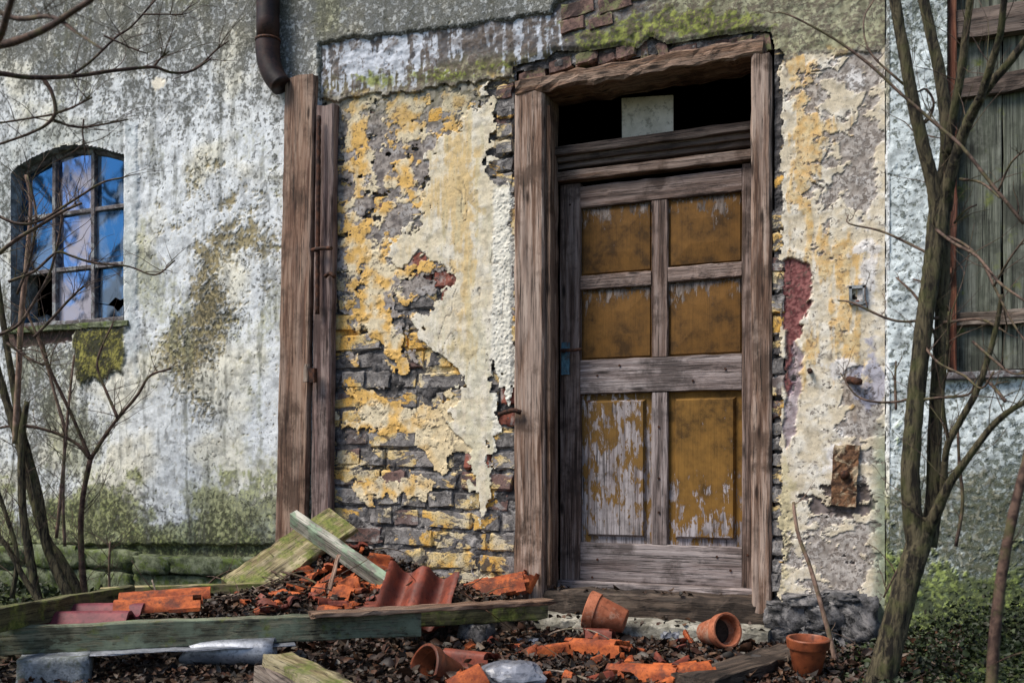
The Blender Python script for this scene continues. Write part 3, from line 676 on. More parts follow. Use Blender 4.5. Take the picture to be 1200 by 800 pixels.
# broken bricks over the head beam, and the two red-brown ones at the top
for i, (bx, by, w, h) in enumerate([(622, 86, 34, 14), (655, 74, 30, 16), (686, 66, 26, 14), (709, 65, 22, 15), (733, 60, 22, 15), (754, 60, 9, 26), (776, 60, 12, 24), (800, 57, 32, 10), (836, 52, 34, 10), (868, 47, 26, 10), (895, 50, 14, 22)]):
    p = P(bx, by); s_ = 4.85 / F
    put_brick(brick_mesh(w * s_, h * s_, 0.08, rb), MT['darkbrick'], p.x, rb.uniform(0.0, 0.025), p.z, bw, -0.13 + rb.uniform(-.05, .05))
for (bx, by, w, h) in [(678, 12, 42, 20), (722, 5, 40, 20), (672, 31, 30, 16), (705, 27, 30, 14), (760, -12, 44, 20)]:
    p = P(bx, by); s_ = 4.8 / F
    put_brick(brick_mesh(w * s_, h * s_, 0.05, rb), MT['darkbrick'], p.x, -0.022, p.z, bw, -0.11)
# brick ends showing along the frame on the pier side
y_ = 258
while y_ < 690:
    h = rb.uniform(17, 27); p = P(911.5, y_); s_ = 4.5 / F
    put_brick(brick_mesh(rb.uniform(12, 17) * s_, (h - 3) * s_, 0.05, rb), MT['brick'], p.x, rb.uniform(-.004, .008), p.z, bw, rb.uniform(-.05, .05)); y_ += h
y_ = 108
while y_ < 214:
    h = rb.uniform(18, 26); p = P(591, y_); s_ = 4.9 / F
    put_brick(brick_mesh(20 * s_, (h - 3) * s_, 0.05, rb), MT['brick'], p.x, rb.uniform(-.010, .002), p.z, bw, rb.uniform(-.05, .05)); y_ += h

# ---- plinth of rough stones under the left wall, and the sooty stone at the foot of the pier
def rock(name, c, d, mat, parent=None, seed=0, n=3, rough=0.16, rot=0.0, rnd=0.28):
    """rough block: subdivided box, corners rounded, faces uneven"""
    bm = bmesh.new(); bmesh.ops.create_cube(bm, size=1.0)
    bmesh.ops.subdivide_edges(bm, edges=bm.edges[:], cuts=n, use_grid_fill=True)
    r = random.Random(seed)
    for v in bm.verts:
        p = v.co.copy(); q = p.normalized() * 0.62
        p = p.lerp(q, rnd)
        p += Vector((r.uniform(-1, 1), r.uniform(-1, 1), r.uniform(-1, 1))) * rough * 0.35
        v.co = Vector((p.x * d[0], p.y * d[1], p.z * d[2]))
    me = bpy.data.meshes.new(name); bm.to_mesh(me); bm.free(); me.shade_smooth(); me.materials.append(mat)
    return put(bpy.data.objects.new(name, me), parent, Matrix.Translation(Vector(c)) @ Matrix.Rotation(rot, 4, 'Z'))
plinth_bm = MB(); plinth_bm.box(((XL + XC0) / 2, 0.03, 0.06), (XC0 - XL, 0.06, 0.36))
plinth = plinth_bm.build('plinth', MT['stone'], house, smooth=False)
rs = random.Random(9)
for (zc, hh) in ((0.225, 0.13), (0.085, 0.15)):
    x_ = -6.5
    while x_ < P(330, 650).x - .1:
        w = rs.choice((0.17, 0.24, 0.33, 0.46)) * rs.uniform(.85, 1.15); h2 = hh * rs.uniform(0.72, 1.12)
        rock('stone', (x_ + w / 2, 0.0 + rs.uniform(-.022, .02), zc + rs.uniform(-.015, .012)), (w * 1.08, 0.11, h2), MT['stone'], plinth, rs.random(), 4, 0.2, rs.uniform(-.06, .06))
        x_ += w + rs.uniform(0.0, 0.03)
for (bx, by, w, h, sd) in [(925, 722, 52, 30, 1), (968, 720, 46, 30, 7), (1006, 724, 42, 44, 2), (920, 748, 46, 22, 3), (960, 746, 44, 24, 8), (1000, 758, 52, 22, 4), (985, 700, 40, 14, 9), (940, 703, 44, 12, 10)]:
    p = P(bx, by, -0.04); s_ = 4.4 / F
    rock('foundation_stone', (p.x, 0.0, p.z), (w * s_, 0.2, h * s_ * 1.15), MT['blackstone'], house, sd, 5, 0.24)
for (bx, by) in [(1022, 705), (1026, 730), (1018, 752)]:
    p = P(bx, by, 0.03); put_brick(brick_mesh(0.1, 0.07, 0.06, rb), MT['redbrick'], p.x, 0.028, p.z, bw)

# ---- dark rooms behind the openings
mb = MB()
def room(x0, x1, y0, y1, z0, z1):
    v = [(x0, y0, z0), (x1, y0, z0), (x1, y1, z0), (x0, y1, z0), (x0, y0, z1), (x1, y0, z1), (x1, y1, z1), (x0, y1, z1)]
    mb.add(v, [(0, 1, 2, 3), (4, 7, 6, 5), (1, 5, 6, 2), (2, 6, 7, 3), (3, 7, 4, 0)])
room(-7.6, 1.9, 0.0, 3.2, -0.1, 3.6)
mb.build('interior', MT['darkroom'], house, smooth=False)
# ------------------------------------------------------------------ door frame and door
YD = 0.215                                    # the leaf stands this far behind the wall face
fr = empty('door_frame'); fr.parent = house
def box_px(name, x0, y0, x1, y1, Y0, Y1, mat, parent, grain='v', **kw):
    """board whose front face spans two photo points on the plane Y0, reaching back to Y1"""
    a, b = P(x0, y0, Y0), P(x1, y1, Y0)
    X0, X1, Z0, Z1 = min(a.x, b.x), max(a.x, b.x), min(a.z, b.z), max(a.z, b.z); ym = (Y0 + Y1) / 2
    if grain == 'v':
        xm = (X0 + X1) / 2
        return plank(name, (xm, ym, Z0), (xm, ym, Z1), X1 - X0, abs(Y1 - Y0), (0, -1, 0), mat, parent, **kw)
    zm = (Z0 + Z1) / 2
    return plank(name, (X0, ym, zm), (X1, ym, zm), Z1 - Z0, abs(Y1 - Y0), (0, -1, 0), mat, parent, **kw)
xa, xb = P(602, 400, -0.012).x, P(637, 400, -0.012).x
zt = P(640, 95).z; zb = 0.10
zl = P(610, 103).z
plank('jamb', ((xa + xb) / 2, 0.098, zb), ((xa + xb) / 2, 0.098, zl), xb - xa, 0.22, (0, -1, 0), MT['frame'], fr, seg=22, jit=0.0025, ch=0.012, rag=(0, 0.04))
xc, xd = P(880, 400, -0.012).x, P(904, 400, -0.012).x
plank('jamb', ((xc + xd) / 2, 0.098, zb), ((xc + xd) / 2, 0.098, P(890, 62).z), xd - xc, 0.22, (0, -1, 0), MT['frame'], fr, seg=22, jit=0.0025, ch=0.010, rag=(0, 0.03))
# iron-stained bead along the inner edge of the jamb
plank('bead', (xb + 0.012, 0.05, zb + .1), (xb + 0.012, 0.05, zl - .1), 0.024, 0.06, (0, -1, 0), MT['rotten'], fr, seg=16, jit=0.002)
zh0, zh1 = P(760, 87).z, P(760, 67).z
plank('head_beam', (xa + 0.01, 0.10, (zh0 + zh1) / 2 - 0.012), (xd - 0.035, 0.10, (zh0 + zh1) / 2 + 0.004), zh1 - zh0, 0.24, (0, -1, 0), MT['rotten'], fr, seg=26, jit=0.006, ch=0.012, rag=(0.02, 0.01), seed=4)
# transom: moulded bar in two steps, and the red-brown rail over the leaf
def hbar(name, y, h, Y0, Y1, mat, x0=None, x1=None, **kw):
    zz = P(765, y, Y0).z; hh = h * 4.75 / F
    return plank(name, (xb - 0.02 if x0 is None else x0, (Y0 + Y1) / 2, zz), (xc + 0.02 if x1 is None else x1, (Y0 + Y1) / 2, zz), hh, abs(Y1 - Y0), (0, -1, 0), mat, fr, **kw)
hbar('transom_bar', 162, 11, YD - 0.06, YD + 0.05, MT['transom'], seg=14)
hbar('transom_moulding', 172, 9, YD - 0.035, YD + 0.04, MT['transom'], seg=14)
hbar('transom_moulding', 181, 8, YD - 0.015, YD + 0.04, MT['transom'], seg=14)
hbar('rail', 194, 12, YD - 0.03, YD + 0.04, MT['redpost'] if False else MT['frame'], x0=P(652, 200, YD).x, seg=14)
# timber sill and stone step
zs = P(770, 697, 0).z
plank('sill', (xa + 0.16, 0.09, 0.115), (xd - 0.02, 0.09, 0.115), 0.13, 0.21, (0, -1, 0), MT['dampwood'], fr, seg=18, jit=0.005, ch=0.02, seed=3)

door = empty('door', (P(770, 690, YD).x, YD, 0.2)); 
door.parent = house
tag(door, 'old panelled wooden door with flaking ochre panels and grey weathered rails')
z_top, z_bot = P(770, 204, YD).z, P(770, 686, YD).z
dl, dr = P(655, 400, YD).x, P(886, 400, YD).x
def zz(y): return P(770, y, YD).z
def xx(x): return P(x, 400, YD).x
def stile(x0, x1, mat, y0=z_bot, y1=z_top, **kw): plank('stile', ((xx(x0) + xx(x1)) / 2, YD + 0.022, y0), ((xx(x0) + xx(x1)) / 2, YD + 0.022, y1), xx(x1) - xx(x0) - 0.003, 0.044, (0, -1, 0), mat, door, seg=20, jit=0.0012, ch=0.005, **kw)
stile(655.5, 680, MT['door']); stile(869, 885, MT['door'])
def rail(name, y0, y1, mat, x0=680, x1=869, dy=0.0, **kw):
    plank(name, (xx(x0), YD + 0.024 + dy, (zz(y0) + zz(y1)) / 2), (xx(x1), YD + 0.024 + dy, (zz(y0) + zz(y1)) / 2), zz(y0) - zz(y1), 0.044, (0, -1, 0), mat, door, seg=14, jit=0.0015, ch=0.005, **kw)
rail('rail', 208, 234, MT['door']); rail('rail', 418, 459, MT['doorgrey']); rail('rail', 638, 684, MT['doorgrey'])
def muntin(y0, y1, mat): plank('muntin', ((xx(763) + xx(782)) / 2, YD + 0.025, zz(y1)), ((xx(763) + xx(782)) / 2, YD + 0.025, zz(y0)), xx(782) - xx(763), 0.042, (0, -1, 0), mat, door, seg=10, jit=0.0015, ch=0.005)
muntin(234.5, 417.5, MT['door']); muntin(459.5, 637.5, MT['doorgrey'])
rail('glazing_rail', 316, 333, MT['door'], 680, 762.5); rail('glazing_rail', 314, 331, MT['door'], 782.5, 869)
plank('weather_bar', (dl + 0.01, YD + 0.0, zz(689)), (dr - 0.005, YD + 0.0, zz(689)), 0.045, 0.09, (0, -1, 0), MT['doorgrey'], door, seg=16, jit=0.002, ch=0.01)
def panel(x0, x1, y0, y1, mat, edge, bev, dep, name='panel', lab=None):
    """fielded panel: flat margin, mitred bevel, raised field; local x runs up so the grain does too"""
    X0, X1, Z0, Z1 = xx(x0), xx(x1), zz(y1), zz(y0); w, h = X1 - X0, Z1 - Z0
    def ring(i, d): return [(-h / 2 + i, -w / 2 + i, d), (h / 2 - i, -w / 2 + i, d), (h / 2 - i, w / 2 - i, d), (-h / 2 + i, w / 2 - i, d)]
    vs = ring(-0.01, -0.012) + ring(edge, -0.012) + ring(edge + 0.004, -0.004) + ring(edge + bev, dep) + ring(-0.01, -0.03)
    fs = []
    for k in range(3):
        for j in range(4): fs.append((k * 4 + j, k * 4 + (j + 1) % 4, (k + 1) * 4 + (j + 1) % 4, (k + 1) * 4 + j))
    fs.append((12, 13, 14, 15))
    for j in range(4): fs.append((16 + j, 16 + (j + 1) % 4, (j + 1) % 4, j))
    fs.append((19, 18, 17, 16))
    M = Matrix(((0, 1, 0, (X0 + X1) / 2), (0, 0, -1, YD + 0.018), (1, 0, 0, (Z0 + Z1) / 2), (0, 0, 0, 1)))
    # columns: local x -> world z, local y -> world x, local z -> world -y
    o = fixn(mesh_obj(name, vs, fs, mat, door, M))
    if lab: o["label"] = lab
    return o
panel(680, 762.5, 234.5, 315.5, MT['panel'], 0.006, 0.10, 0.006); panel(782.5, 869, 234.5, 313.5, MT['panel'], 0.006, 0.10, 0.006)
panel(680, 762.5, 333.5, 417.5, MT['panel'], 0.006, 0.11, 0.004); panel(782.5, 869, 331.5, 417.5, MT['panel'], 0.006, 0.11, 0.004)
panel(680, 762.5, 459.5, 637.5, MT['panel_worn'], 0.030, 0.012, 0.010, lab='lower door panel with most of its ochre paint flaked off')
panel(782.5, 869, 459.5, 637.5, MT['panel_low'], 0.030, 0.012, 0.010, lab='lower door panel still mostly covered in ochre paint')
# lock plate, lever, nail heads
lp = P(663, 420, YD - 0.004)
m_ = MB(); m_.box((lp.x, YD - 0.006, lp.z), (0.042, 0.012, 0.165)); m_.box((lp.x, YD - 0.0135, lp.z - 0.05), (0.012, 0.004, 0.03))
m_.build('lock_plate', MT['bluepaint'], door, smooth=False)
m_ = MB(); q = P(660, 411, YD - 0.03)
m_.tube([(q.x, YD - 0.005, q.z, .009), (q.x, YD - 0.045, q.z, .009), (q.x + .012, YD - 0.055, q.z, .009), (q.x + .06, YD - 0.056, q.z - .002, .0085), (q.x + .105, YD - 0.05, q.z + .002, .007)], 8, 4)
m_.build('handle', MT['iron'], door)
for (nx, ny) in [(690, 470), (700, 655), (840, 652), (856, 668), (694, 676), (735, 682), (700, 440), (850, 432), (668, 240), (876, 650), (772, 500), (772, 560), (772, 600), (726, 428), (812, 446)]:
    q = P(nx, ny, YD); m_ = MB(); m_.tube([(q.x, YD + 0.006, q.z, .006), (q.x, YD - 0.0025, q.z, .006)], 7, 1); m_.build('nail', MT['iron'], door, smooth=False)
# pale sheet standing in the open transom
a, b = P(729, 162, YD + .03), P(789, 111, YD + .03)
q = MB(); c_ = [(a.x, YD + .03, a.z - .01), (b.x, YD + .03, a.z - .01), (b.x - .002, YD + .035, b.z), (a.x - .004, YD + .035, b.z + .022)]
c2 = [(x, y + .008, z) for x, y, z in c_]
q.add(c_ + c2, [(0, 1, 2, 3), (7, 6, 5, 4), (0, 4, 5, 1), (1, 5, 6, 2), (2, 6, 7, 3), (3, 7, 4, 0)])
tag(fixn(q.build('pale_sheet', MT['tin'], smooth=False)), 'pale square sheet propped in the dark transom opening above the door', 'sheet')

# ------------------------------------------------------------------ arched window in the left wall
YW = 0.05
win = empty('window'); win.parent = house
tag(win, 'small arched window with nine panes, the lower corner one smashed out')
def reveal(name, poly, Y0, Y1, mat, parent, closed=True, grow=4):
    """soffit, sides and sill of an opening as a thick-edged band"""
    vs, fs = [], []; n = len(poly)
    for (x, y) in poly:
        p = P(x, y); vs.append((p.x, Y0, p.z)); vs.append((p.x, Y1, p.z))
    for i in range(n if closed else n - 1):
        j = (i + 1) % n; fs.append((2 * i, 2 * j, 2 * j + 1, 2 * i + 1))
    return mesh_obj(name, vs, fs, mat, parent)
revm = m_simple('reveal_plaster', (0.13, 0.14, 0.145), (0.4, 0.43, 0.45), 14, 0.95, 0.8, c3=(0.10, 0.09, 0.075))
reveal('reveal', ARCH, -0.035, 0.17, revm, win)
wx0, wx1 = P(23, 300, YW).x, P(150, 300, 0).x + 0.01
wz0 = P(90, 379, YW).z
def arch_z(x):                      # soffit height above a world x
    px_ = proj(np.array([x]), np.array([2.0]), 0.0)[0][0]
    py_ = np.interp(px_, [18, 26, 42, 60, 80, 100, 120, 137, 150], [205, 197, 187, 179, 173, 172, 175, 180, 184])
    return P(px_, py_).z
xs_ = [wx0 + (wx1 - wx0) * k / 3 for k in range(4)]
zr = [wz0, P(90, 315, YW).z, P(90, 249, YW).z]
bars = MB()
def bar(name, a, b, w, th, mat=MT['winframe']): return plank(name, a, b, w, th, (0, -1, 0), mat, win, seg=6, jit=0.001, ch=0.003)
for k in (1, 2): bar('glazing_bar', (xs_[k], YW, wz0), (xs_[k], YW, arch_z(xs_[k])), 0.03, 0.045)
for z_ in zr[1:]: bar('glazing_bar', (wx0, YW + 0.003, z_), (wx1, YW + 0.003, z_), 0.026, 0.04)
bar('side_frame', (wx0, YW, wz0), (wx0, YW, arch_z(wx0) + .02), 0.04, 0.05); bar('side_frame', (wx1 - .006, YW, wz0), (wx1 - .006, YW, arch_z(wx1)), 0.03, 0.05)
bar('bottom_frame', (wx0, YW - 0.004, wz0 - .004), (wx1, YW - 0.004, wz0 - .004), 0.045, 0.06)
m_ = MB(); ax = [wx0 + (wx1 - wx0) * k / 12 for k in range(13)]
m_.tube([(x, YW, arch_z(x) - 0.012, 0.022) for x in ax], 6, 1); m_.build('arch_frame', MT['winframe'], win)
sp0, sp1 = P(12, 386, -0.03), P(152, 379, -0.03)
plank('sill', (sp0.x, 0.035, wz0 - 0.035), (sp1.x, 0.035, wz0 - 0.035), 0.035, 0.17, (0, -1, 0), MT['stone'], win, seg=10, jit=0.003)
def pane(c, r, mat, poly=None):
    x0, x1 = xs_[c] + 0.008, xs_[c + 1] - 0.008
    z0 = zr[r] + 0.008
    def top(x): return zr[r + 1] - 0.008 if r < 2 else arch_z(x) - 0.02
    pts = poly or [(0, 0), (1, 0), (1, 1), (.66, 1), (.33, 1), (0, 1)]
    vs = []
    for (u, v) in pts:
        x = x0 + u * (x1 - x0); vs.append((x, z0 + v * (top(x) - z0)))
    tl = random.Random(c * 7 + r).uniform(-0.012, 0.012); cx = (x0 + x1) / 2; n = len(vs)
    f = [(x, YW + 0.006 + (x - cx) * tl * 4, z) for x, z in vs]; b = [(x, y + 0.004, z) for x, y, z in f]
    fs = [tuple(range(n)), tuple(range(2 * n - 1, n - 1, -1))] + [(i, n + i, n + (i + 1) % n, (i + 1) % n) for i in range(n)]
    m_ = MB(); m_.add(f + b, fs); return fixn(m_.build('pane', mat, win, smooth=False))
pane(0, 2, MT['glass']); pane(1, 2, MT['glass_dusty']); pane(2, 2, MT['glass'])
pane(0, 1, MT['glass']); pane(1, 1, MT['glass_dusty']); pane(2, 1, MT['glass'])
pane(1, 0, MT['glass_dusty']); pane(2, 0, MT['glass'], [(0, 0), (1, 0), (1, 1), (0, 1), (0, .34), (.3, .30), (.48, .42), (.62, .36), (.82, .42), (.72, .27), (.55, .14), (.42, .25), (.3, .28), (0, .32)])
pane(0, 0, MT['glass'], [(0, 0), (1, 0), (1, .1), (.72, .2), (.5, .16), (.2, .3), (0, .34)])

# ------------------------------------------------------------------ boarded window in the right wall
YS = 0.05
rw = empty('boarded_window'); rw.parent = house
tag(rw, 'boarded-up window with grey-green vertical boards, battens and a red-brown post')
reveal('reveal', RWIN, -0.03, 0.2, revm, rw, closed=False)
x0 = P(1118, 300, YS).x; zb_, zt_ = P(1150, 436, YS).z, P(1150, -80, YS).z
k = 0; x = x0
for w in (0.185, 0.20, 0.19, 0.2, 0.19):
    plank('board', (x + w / 2, YS + 0.02 + 0.004 * (k % 2), zb_ + 0.01 * (k % 3)), (x + w / 2, YS + 0.02 + 0.004 * (k % 2), zt_), w - 0.006, 0.03, (0, -1, 0), MT['shutter'], rw, seg=14, jit=0.0015); x += w; k += 1
def bat(y, h, mat, Y0, Y1): zc = P(1150, y, Y0).z; plank('batten', (x0 - .005, (Y0 + Y1) / 2, zc), (x, (Y0 + Y1) / 2, zc), h * 4.2 / F, abs(Y1 - Y0), (0, -1, 0), mat, rw, seg=10, jit=0.003)
bat(372, 16, MT['greyplank'], YS - 0.03, YS + 0.004); bat(100, 22, MT['transom'], YS - 0.03, YS + 0.004); bat(25, 34, MT['transom'], YS - 0.045, YS + 0.004)
xp = P(1114, 300, 0.02).x
plank('post', (xp, 0.03, zb_), (xp, 0.03, zt_), 0.045, 0.08, (0, -1, 0), MT['redpost'], rw, seg=16, jit=0.002)
plank('sill', (xp - .06, 0.0, zb_ - 0.02), (x, 0.0, zb_ - 0.02), 0.03, 0.13, (0, -1, 0), MT['winframe'], rw, seg=8, jit=0.002)
m_ = MB(); q = P(1114, 322, -0.01)
m_.tube([(q.x, -0.01, q.z - .03, .008), (q.x, -0.03, q.z, .009), (q.x, -0.01, q.z + .03, .008)], 6, 3); m_.build('hinge_pin', MT['iron'], rw)

# ------------------------------------------------------------------ things fixed to the wall
def rusty(pts, name, label, cat, r=0.006):
    m_ = MB(); m_.tube([tuple(p) + (r,) for p in pts], 7, 3, 0.12); return tag(m_.build(name, MT['iron']), label, cat)
# downpipe
dpx = P(314, 40, -0.10); R_ = 0.062
m_ = MB(); e = P(326, 104, -0.075)
dp = empty('downpipe', (dpx.x, -0.10, e.z)); tag(dp, 'rusty dark brown downpipe ending in a bent shoe above the tall boards', 'downpipe')
m_.tube([(dpx.x, -0.10, 4.25, R_), (dpx.x, -0.10, 3.6, R_), (dpx.x, -0.10, P(314, 52, -.1).z, R_)], 20, 4); m_.build('pipe', MT['pipe'], dp)
m_ = MB(); zk = P(314, 54, -.1).z
m_.tube([(dpx.x, -0.10, zk + .03, R_ + .004), (dpx.x, -0.10, zk - .02, R_ + .004), (dpx.x + .008, -0.10, zk - .09, R_ + .002), (dpx.x + .04, -0.098, zk - .17, R_), (dpx.x + .085, -0.095, zk - .23, R_ - .004)], 20, 5); m_.build('bent_shoe', MT['pipe'], dp)
m_ = MB(); m_.tube([(dpx.x, -0.10, zk + .035, R_ + .007), (dpx.x, -0.10, zk + .022, R_ + .007)], 20, 1); m_.build('collar', MT['iron'], dp)
m_ = MB(); m_.tube([(dpx.x + R_ * math.cos(a), -0.10 + R_ * math.sin(a), 3.55, .008) for a in np.linspace(0, 2 * math.pi, 17)], 6, 1); m_.tube([(dpx.x, -0.05, 3.55, .009), (dpx.x, 0.0, 3.55, .009)], 6, 1); m_.build('bracket', MT['iron'], dp)
# the two tall boards over the joint
ya = -0.075
b0, b1 = P(339, 640, ya), P(351, 86, ya)
o = plank('tall_board', (b0.x, ya + 0.02, 0.24), (b1.x, ya + 0.02, b1.z), 0.19, 0.045, (0, -1, 0), MT['board'], seg=26, jit=0.002, ch=0.006, rag=(0.0, 0.03), seed=2)
tag(o, 'tall wide brown board with a ragged top beneath the downpipe', 'board')
b0, b1 = P(374, 640, -.06), P(380, 121, -.06)
o = plank('tall_board', (b0.x, -0.032, 0.24), (b1.x, -0.032, b1.z), 0.115, 0.06, (0, -1, 0), MT['board2'], seg=24, jit=0.002, ch=0.008, rag=(0.0, 0.015), seed=8)
tag(o, 'narrower purplish board with an iron bar, beside the bare brick', 'board')
q0, q1 = P(374, 136, -0.09), P(372, 368, -0.09)
m_ = MB(); m_.tube([(q0.x + (q1.x - q0.x) * s, -0.092, q0.z + (q1.z - q0.z) * s, 0.011 + 0.002 * (k % 2)) for k, s in enumerate(np.linspace(0, 1, 40))], 6, 1)
tag(m_.build('iron_bar', MT['iron']), 'long ribbed rusty iron bar fixed upright on the narrower board', 'iron bar')
q = P(374, 293, -.09); rusty([(q.x - .04, -.10, q.z), (q.x + .03, -.105, q.z + .004), (q.x + .09, -.11, q.z - .002)], 'iron_hook', 'rusty iron peg crossing the ribbed bar', 'hook', 0.011)
q = P(384, 323, -.09); rusty([(q.x - .02, -.08, q.z), (q.x + .02, -.10, q.z + .01), (q.x + .05, -.10, q.z - .012)], 'iron_hook', 'short bent rusty hook below the peg at the board edge', 'hook', 0.011)
lt = empty('latch', P(361, 440, -.1)); tag(lt, 'rusty latch with a wooden wedge on the joint of the tall boards', 'latch')
q = P(361, 440, -.1); plank('wedge', (q.x, -.112, q.z - .035), (q.x, -.112, q.z + .06), 0.035, 0.03, (0, -1, 0), MT['greyplank'], lt, seg=4, taper=0.7)
m_ = MB(); m_.box((q.x + .03, -.105, q.z), (0.045, 0.03, 0.075)); m_.build('staple', MT['iron'], lt, smooth=False)
q = P(604, 482, -.02); rusty([(q.x - .09, -.012, q.z - .012), (q.x - .04, -.03, q.z), (q.x, -.045, q.z + .004), (q.x + .035, -.03, q.z - .006)], 'hinge_hook', 'rusty iron hook driven into the left door jamb', 'hook', 0.012)
# rusty plate on the pier
q = P(990, 557, -.02); M = Matrix.Translation((q.x, -0.012, q.z)) @ Matrix.Rotation(0.06, 4, 'Y')
pl_ = empty('rusty_plate', (q.x, -.012, q.z)); tag(pl_, 'flaking rusty rectangular plate with a dark hole on the right pier', 'plate')
pm = m_simple('flaking_plate', (0.05, 0.025, 0.015), (0.2, 0.1, 0.05), 26, 0.85, 0.9, c3=(0.5, 0.4, 0.27))
bm = bmesh.new(); bmesh.ops.create_grid(bm, x_segments=6, y_segments=14, size=0.5)
for v in bm.verts: v.co = Vector((v.co.x * 0.105 + random.uniform(-.003, .003), -0.012 + random.uniform(-.004, .004), v.co.y * 0.265 + random.uniform(-.004, .004)))
ex = bmesh.ops.extrude_face_region(bm, geom=bm.faces[:])
for g in ex['geom']:
    if isinstance(g, bmesh.types.BMVert): g.co.y += 0.028
me = bpy.data.meshes.new('plate'); bmesh.ops.recalc_face_normals(bm, faces=bm.faces); bm.to_mesh(me); bm.free(); me.materials.append(pm)
put(bpy.data.objects.new('plate', me), pl_, M)
m_ = MB(); m_.tube([(q.x, -.02, q.z + .005, .022), (q.x, -.042, q.z + .003, .018)], 9, 1, 0.2); m_.build('boss', MT['iron'], pl_)
# small bell socket, pipe stub and nail
q = P(1005, 346, -.01)
bs = empty('bell_box', (q.x, -.01, q.z)); tag(bs, 'small broken bell socket set in the plaster above the pipe stub', 'bell socket')
m_ = MB(); hw = .03
for (cx, cz, dx, dz) in [(-.028, 0, .012, .075), (.028, 0, .012, .075), (0, .034, .07, .014), (0, -.036, .05, .012)]: m_.box((q.x + cx, -.016, q.z + cz), (dx, .03, dz))
m_.build('casing', MT['concrete'], bs, smooth=False)
m_ = MB(); m_.box((q.x, -.004, q.z), (.046, .012, .06)); m_.build('socket', MT['soil'], bs, smooth=False)
m_ = MB(); m_.tube([(q.x, -.012, q.z - .03, .01), (q.x, -.03, q.z - .035, .009)], 8, 1); m_.build('plug', MT['tile_dark'], bs)
q = P(1002, 447, -.03); rusty([(q.x - .03, -.005, q.z + .012), (q.x, -.035, q.z + .002), (q.x + .022, -.06, q.z - .004)], 'pipe_stub', 'short ochre-stained pipe stub sticking out of the plaster', 'pipe stub', 0.016)
q = P(949, 434, -.02); rusty([(q.x, 0.0, q.z, ), (q.x, -.03, q.z), (q.x + .004, -.036, q.z - .012)], 'wall_plug', 'round iron plug in the plaster left of the pipe stub', 'plug', 0.011)
# ------------------------------------------------------------------ ground
def gh(x, y):
    x = np.asarray(x, float); y = np.asarray(y, float)
    near = np.exp(-((x + 1.5) / 5) ** 2 - ((y + 1.0) / 3) ** 2)
    bank = 0.16 * sst(-0.35, 0.3, x) * sst(-1.6, -0.3, y)
    return near * (0.018 * fbm(x * 2.2, y * 2.2, 4, 401) + 0.008 * fbm(x * 11, y * 11, 3, 405)) + bank * near
def gz(x, y): return float(gh(np.array([x]), np.array([y]))[0])
gx = np.concatenate([[-600, -250, -90, -40, -18, -11], np.linspace(-8, 3, 230), [7, 15, 40, 90, 250, 600]])
gy = np.concatenate([[-600, -250, -90, -40, -18, -9, -6], np.linspace(-4.4, 0.4, 110), [2, 6, 20, 80, 250, 600]])
GX, GY = np.meshgrid(gx, gy); GZ = gh(GX, GY)
ids = np.arange(GX.size).reshape(GX.shape)
q = np.stack([ids[:-1, :-1], ids[:-1, 1:], ids[1:, 1:], ids[1:, :-1]], -1).reshape(-1, 4)
n1 = fbm(GX * 3, GY * 3, 4, 411); n2 = fbm(GX * 14, GY * 14, 3, 415)
gc = mixc((0.022, 0.016, 0.012), (0.07, 0.05, 0.035), sst(-0.4, 0.4, n2 + 0.5 * n1))
gg = np.clip(sst(-0.45, 0.0, GX) + sst(-5.0, -9.0, GY) + sst(-3.2, -4.2, GX), 0, 1)
gc = mixc(gc, mixc((0.018, 0.03, 0.006), (0.06, 0.085, 0.02), sst(-0.4, 0.4, n2 + n1)), gg * sst(-0.5, 0.1, n1 + 0.3) * 0.95)
gme = array_mesh('ground', np.stack([GX, GY, GZ], -1).reshape(-1, 3), q, np.concatenate([gc, np.full(GX.shape + (1,), 0.3)], -1).reshape(-1, 4))
gme.materials.append(m_vcol('soil_and_moss', 0.8, 0.012, 30, (0.015, 0.011, 0.008), 0.4))
tag(put(bpy.data.objects.new('ground', gme)), kind='structure')

# ------------------------------------------------------------------ doorstep
xs0, xs1 = P(628, 735, -.05).x, P(905, 740, -.05).x
o = plank('door_step', (xs0, -0.075, 0.03), (xs1, -0.075, 0.03), 0.085, 0.20, (0, -1, 0), MT['palestone'], seg=26, jit=0.004, ch=0.014)
tag(o, 'low pale stone doorstep in front of the dark timber sill', 'doorstep')

# ------------------------------------------------------------------ timber of the rubbish heap
def beam(name, a, b, w, th, mat, label, up=(0, 0, 1), cat='plank', **kw):
    return tag(plank(name, a, b, w, th, up, mat, **kw), label, cat)
ZB = 0.15
A0, A1 = G(-70, 753, ZB), G(492, 729, ZB)
beam('beam', A0, A1, 0.055, 0.10, MT['greenbeam'], 'long green-painted beam along the front of the rubbish heap', cat='beam', seg=24, jit=0.002, seed=1)
B0, B1 = Vector((-2.11, -0.89, ZB - .004)), G(640, 713, ZB)
beam('beam', B0, B1, 0.055, 0.085, MT['darkmoss'], 'dark mossy beam running to the door jamb, behind the green beam', cat='beam', seg=14, jit=0.003)
C0, C1 = G(362, 720, 0.207), G(649, 704, 0.207)
beam('plank', C0, C1, 0.10, 0.018, MT['rotten'], 'thin splintered brown plank on top of the two beams', seg=22, jit=0.002, rag=(0.02, 0.10), ch=0.003)
beam('plank', G(-60, 737, 0.25), G(152, 696, 0.215), 0.05, 0.085, MT['darkmoss'], 'dark mossy plank slanting above the maroon tile', seg=12, jit=0.003)
beam('plank', G(118, 694, 0.20), G(330, 688, 0.20), 0.05, 0.05, MT['mossplank'], 'mossy rail behind the orange tile at the tip of the heap', seg=12, jit=0.002)
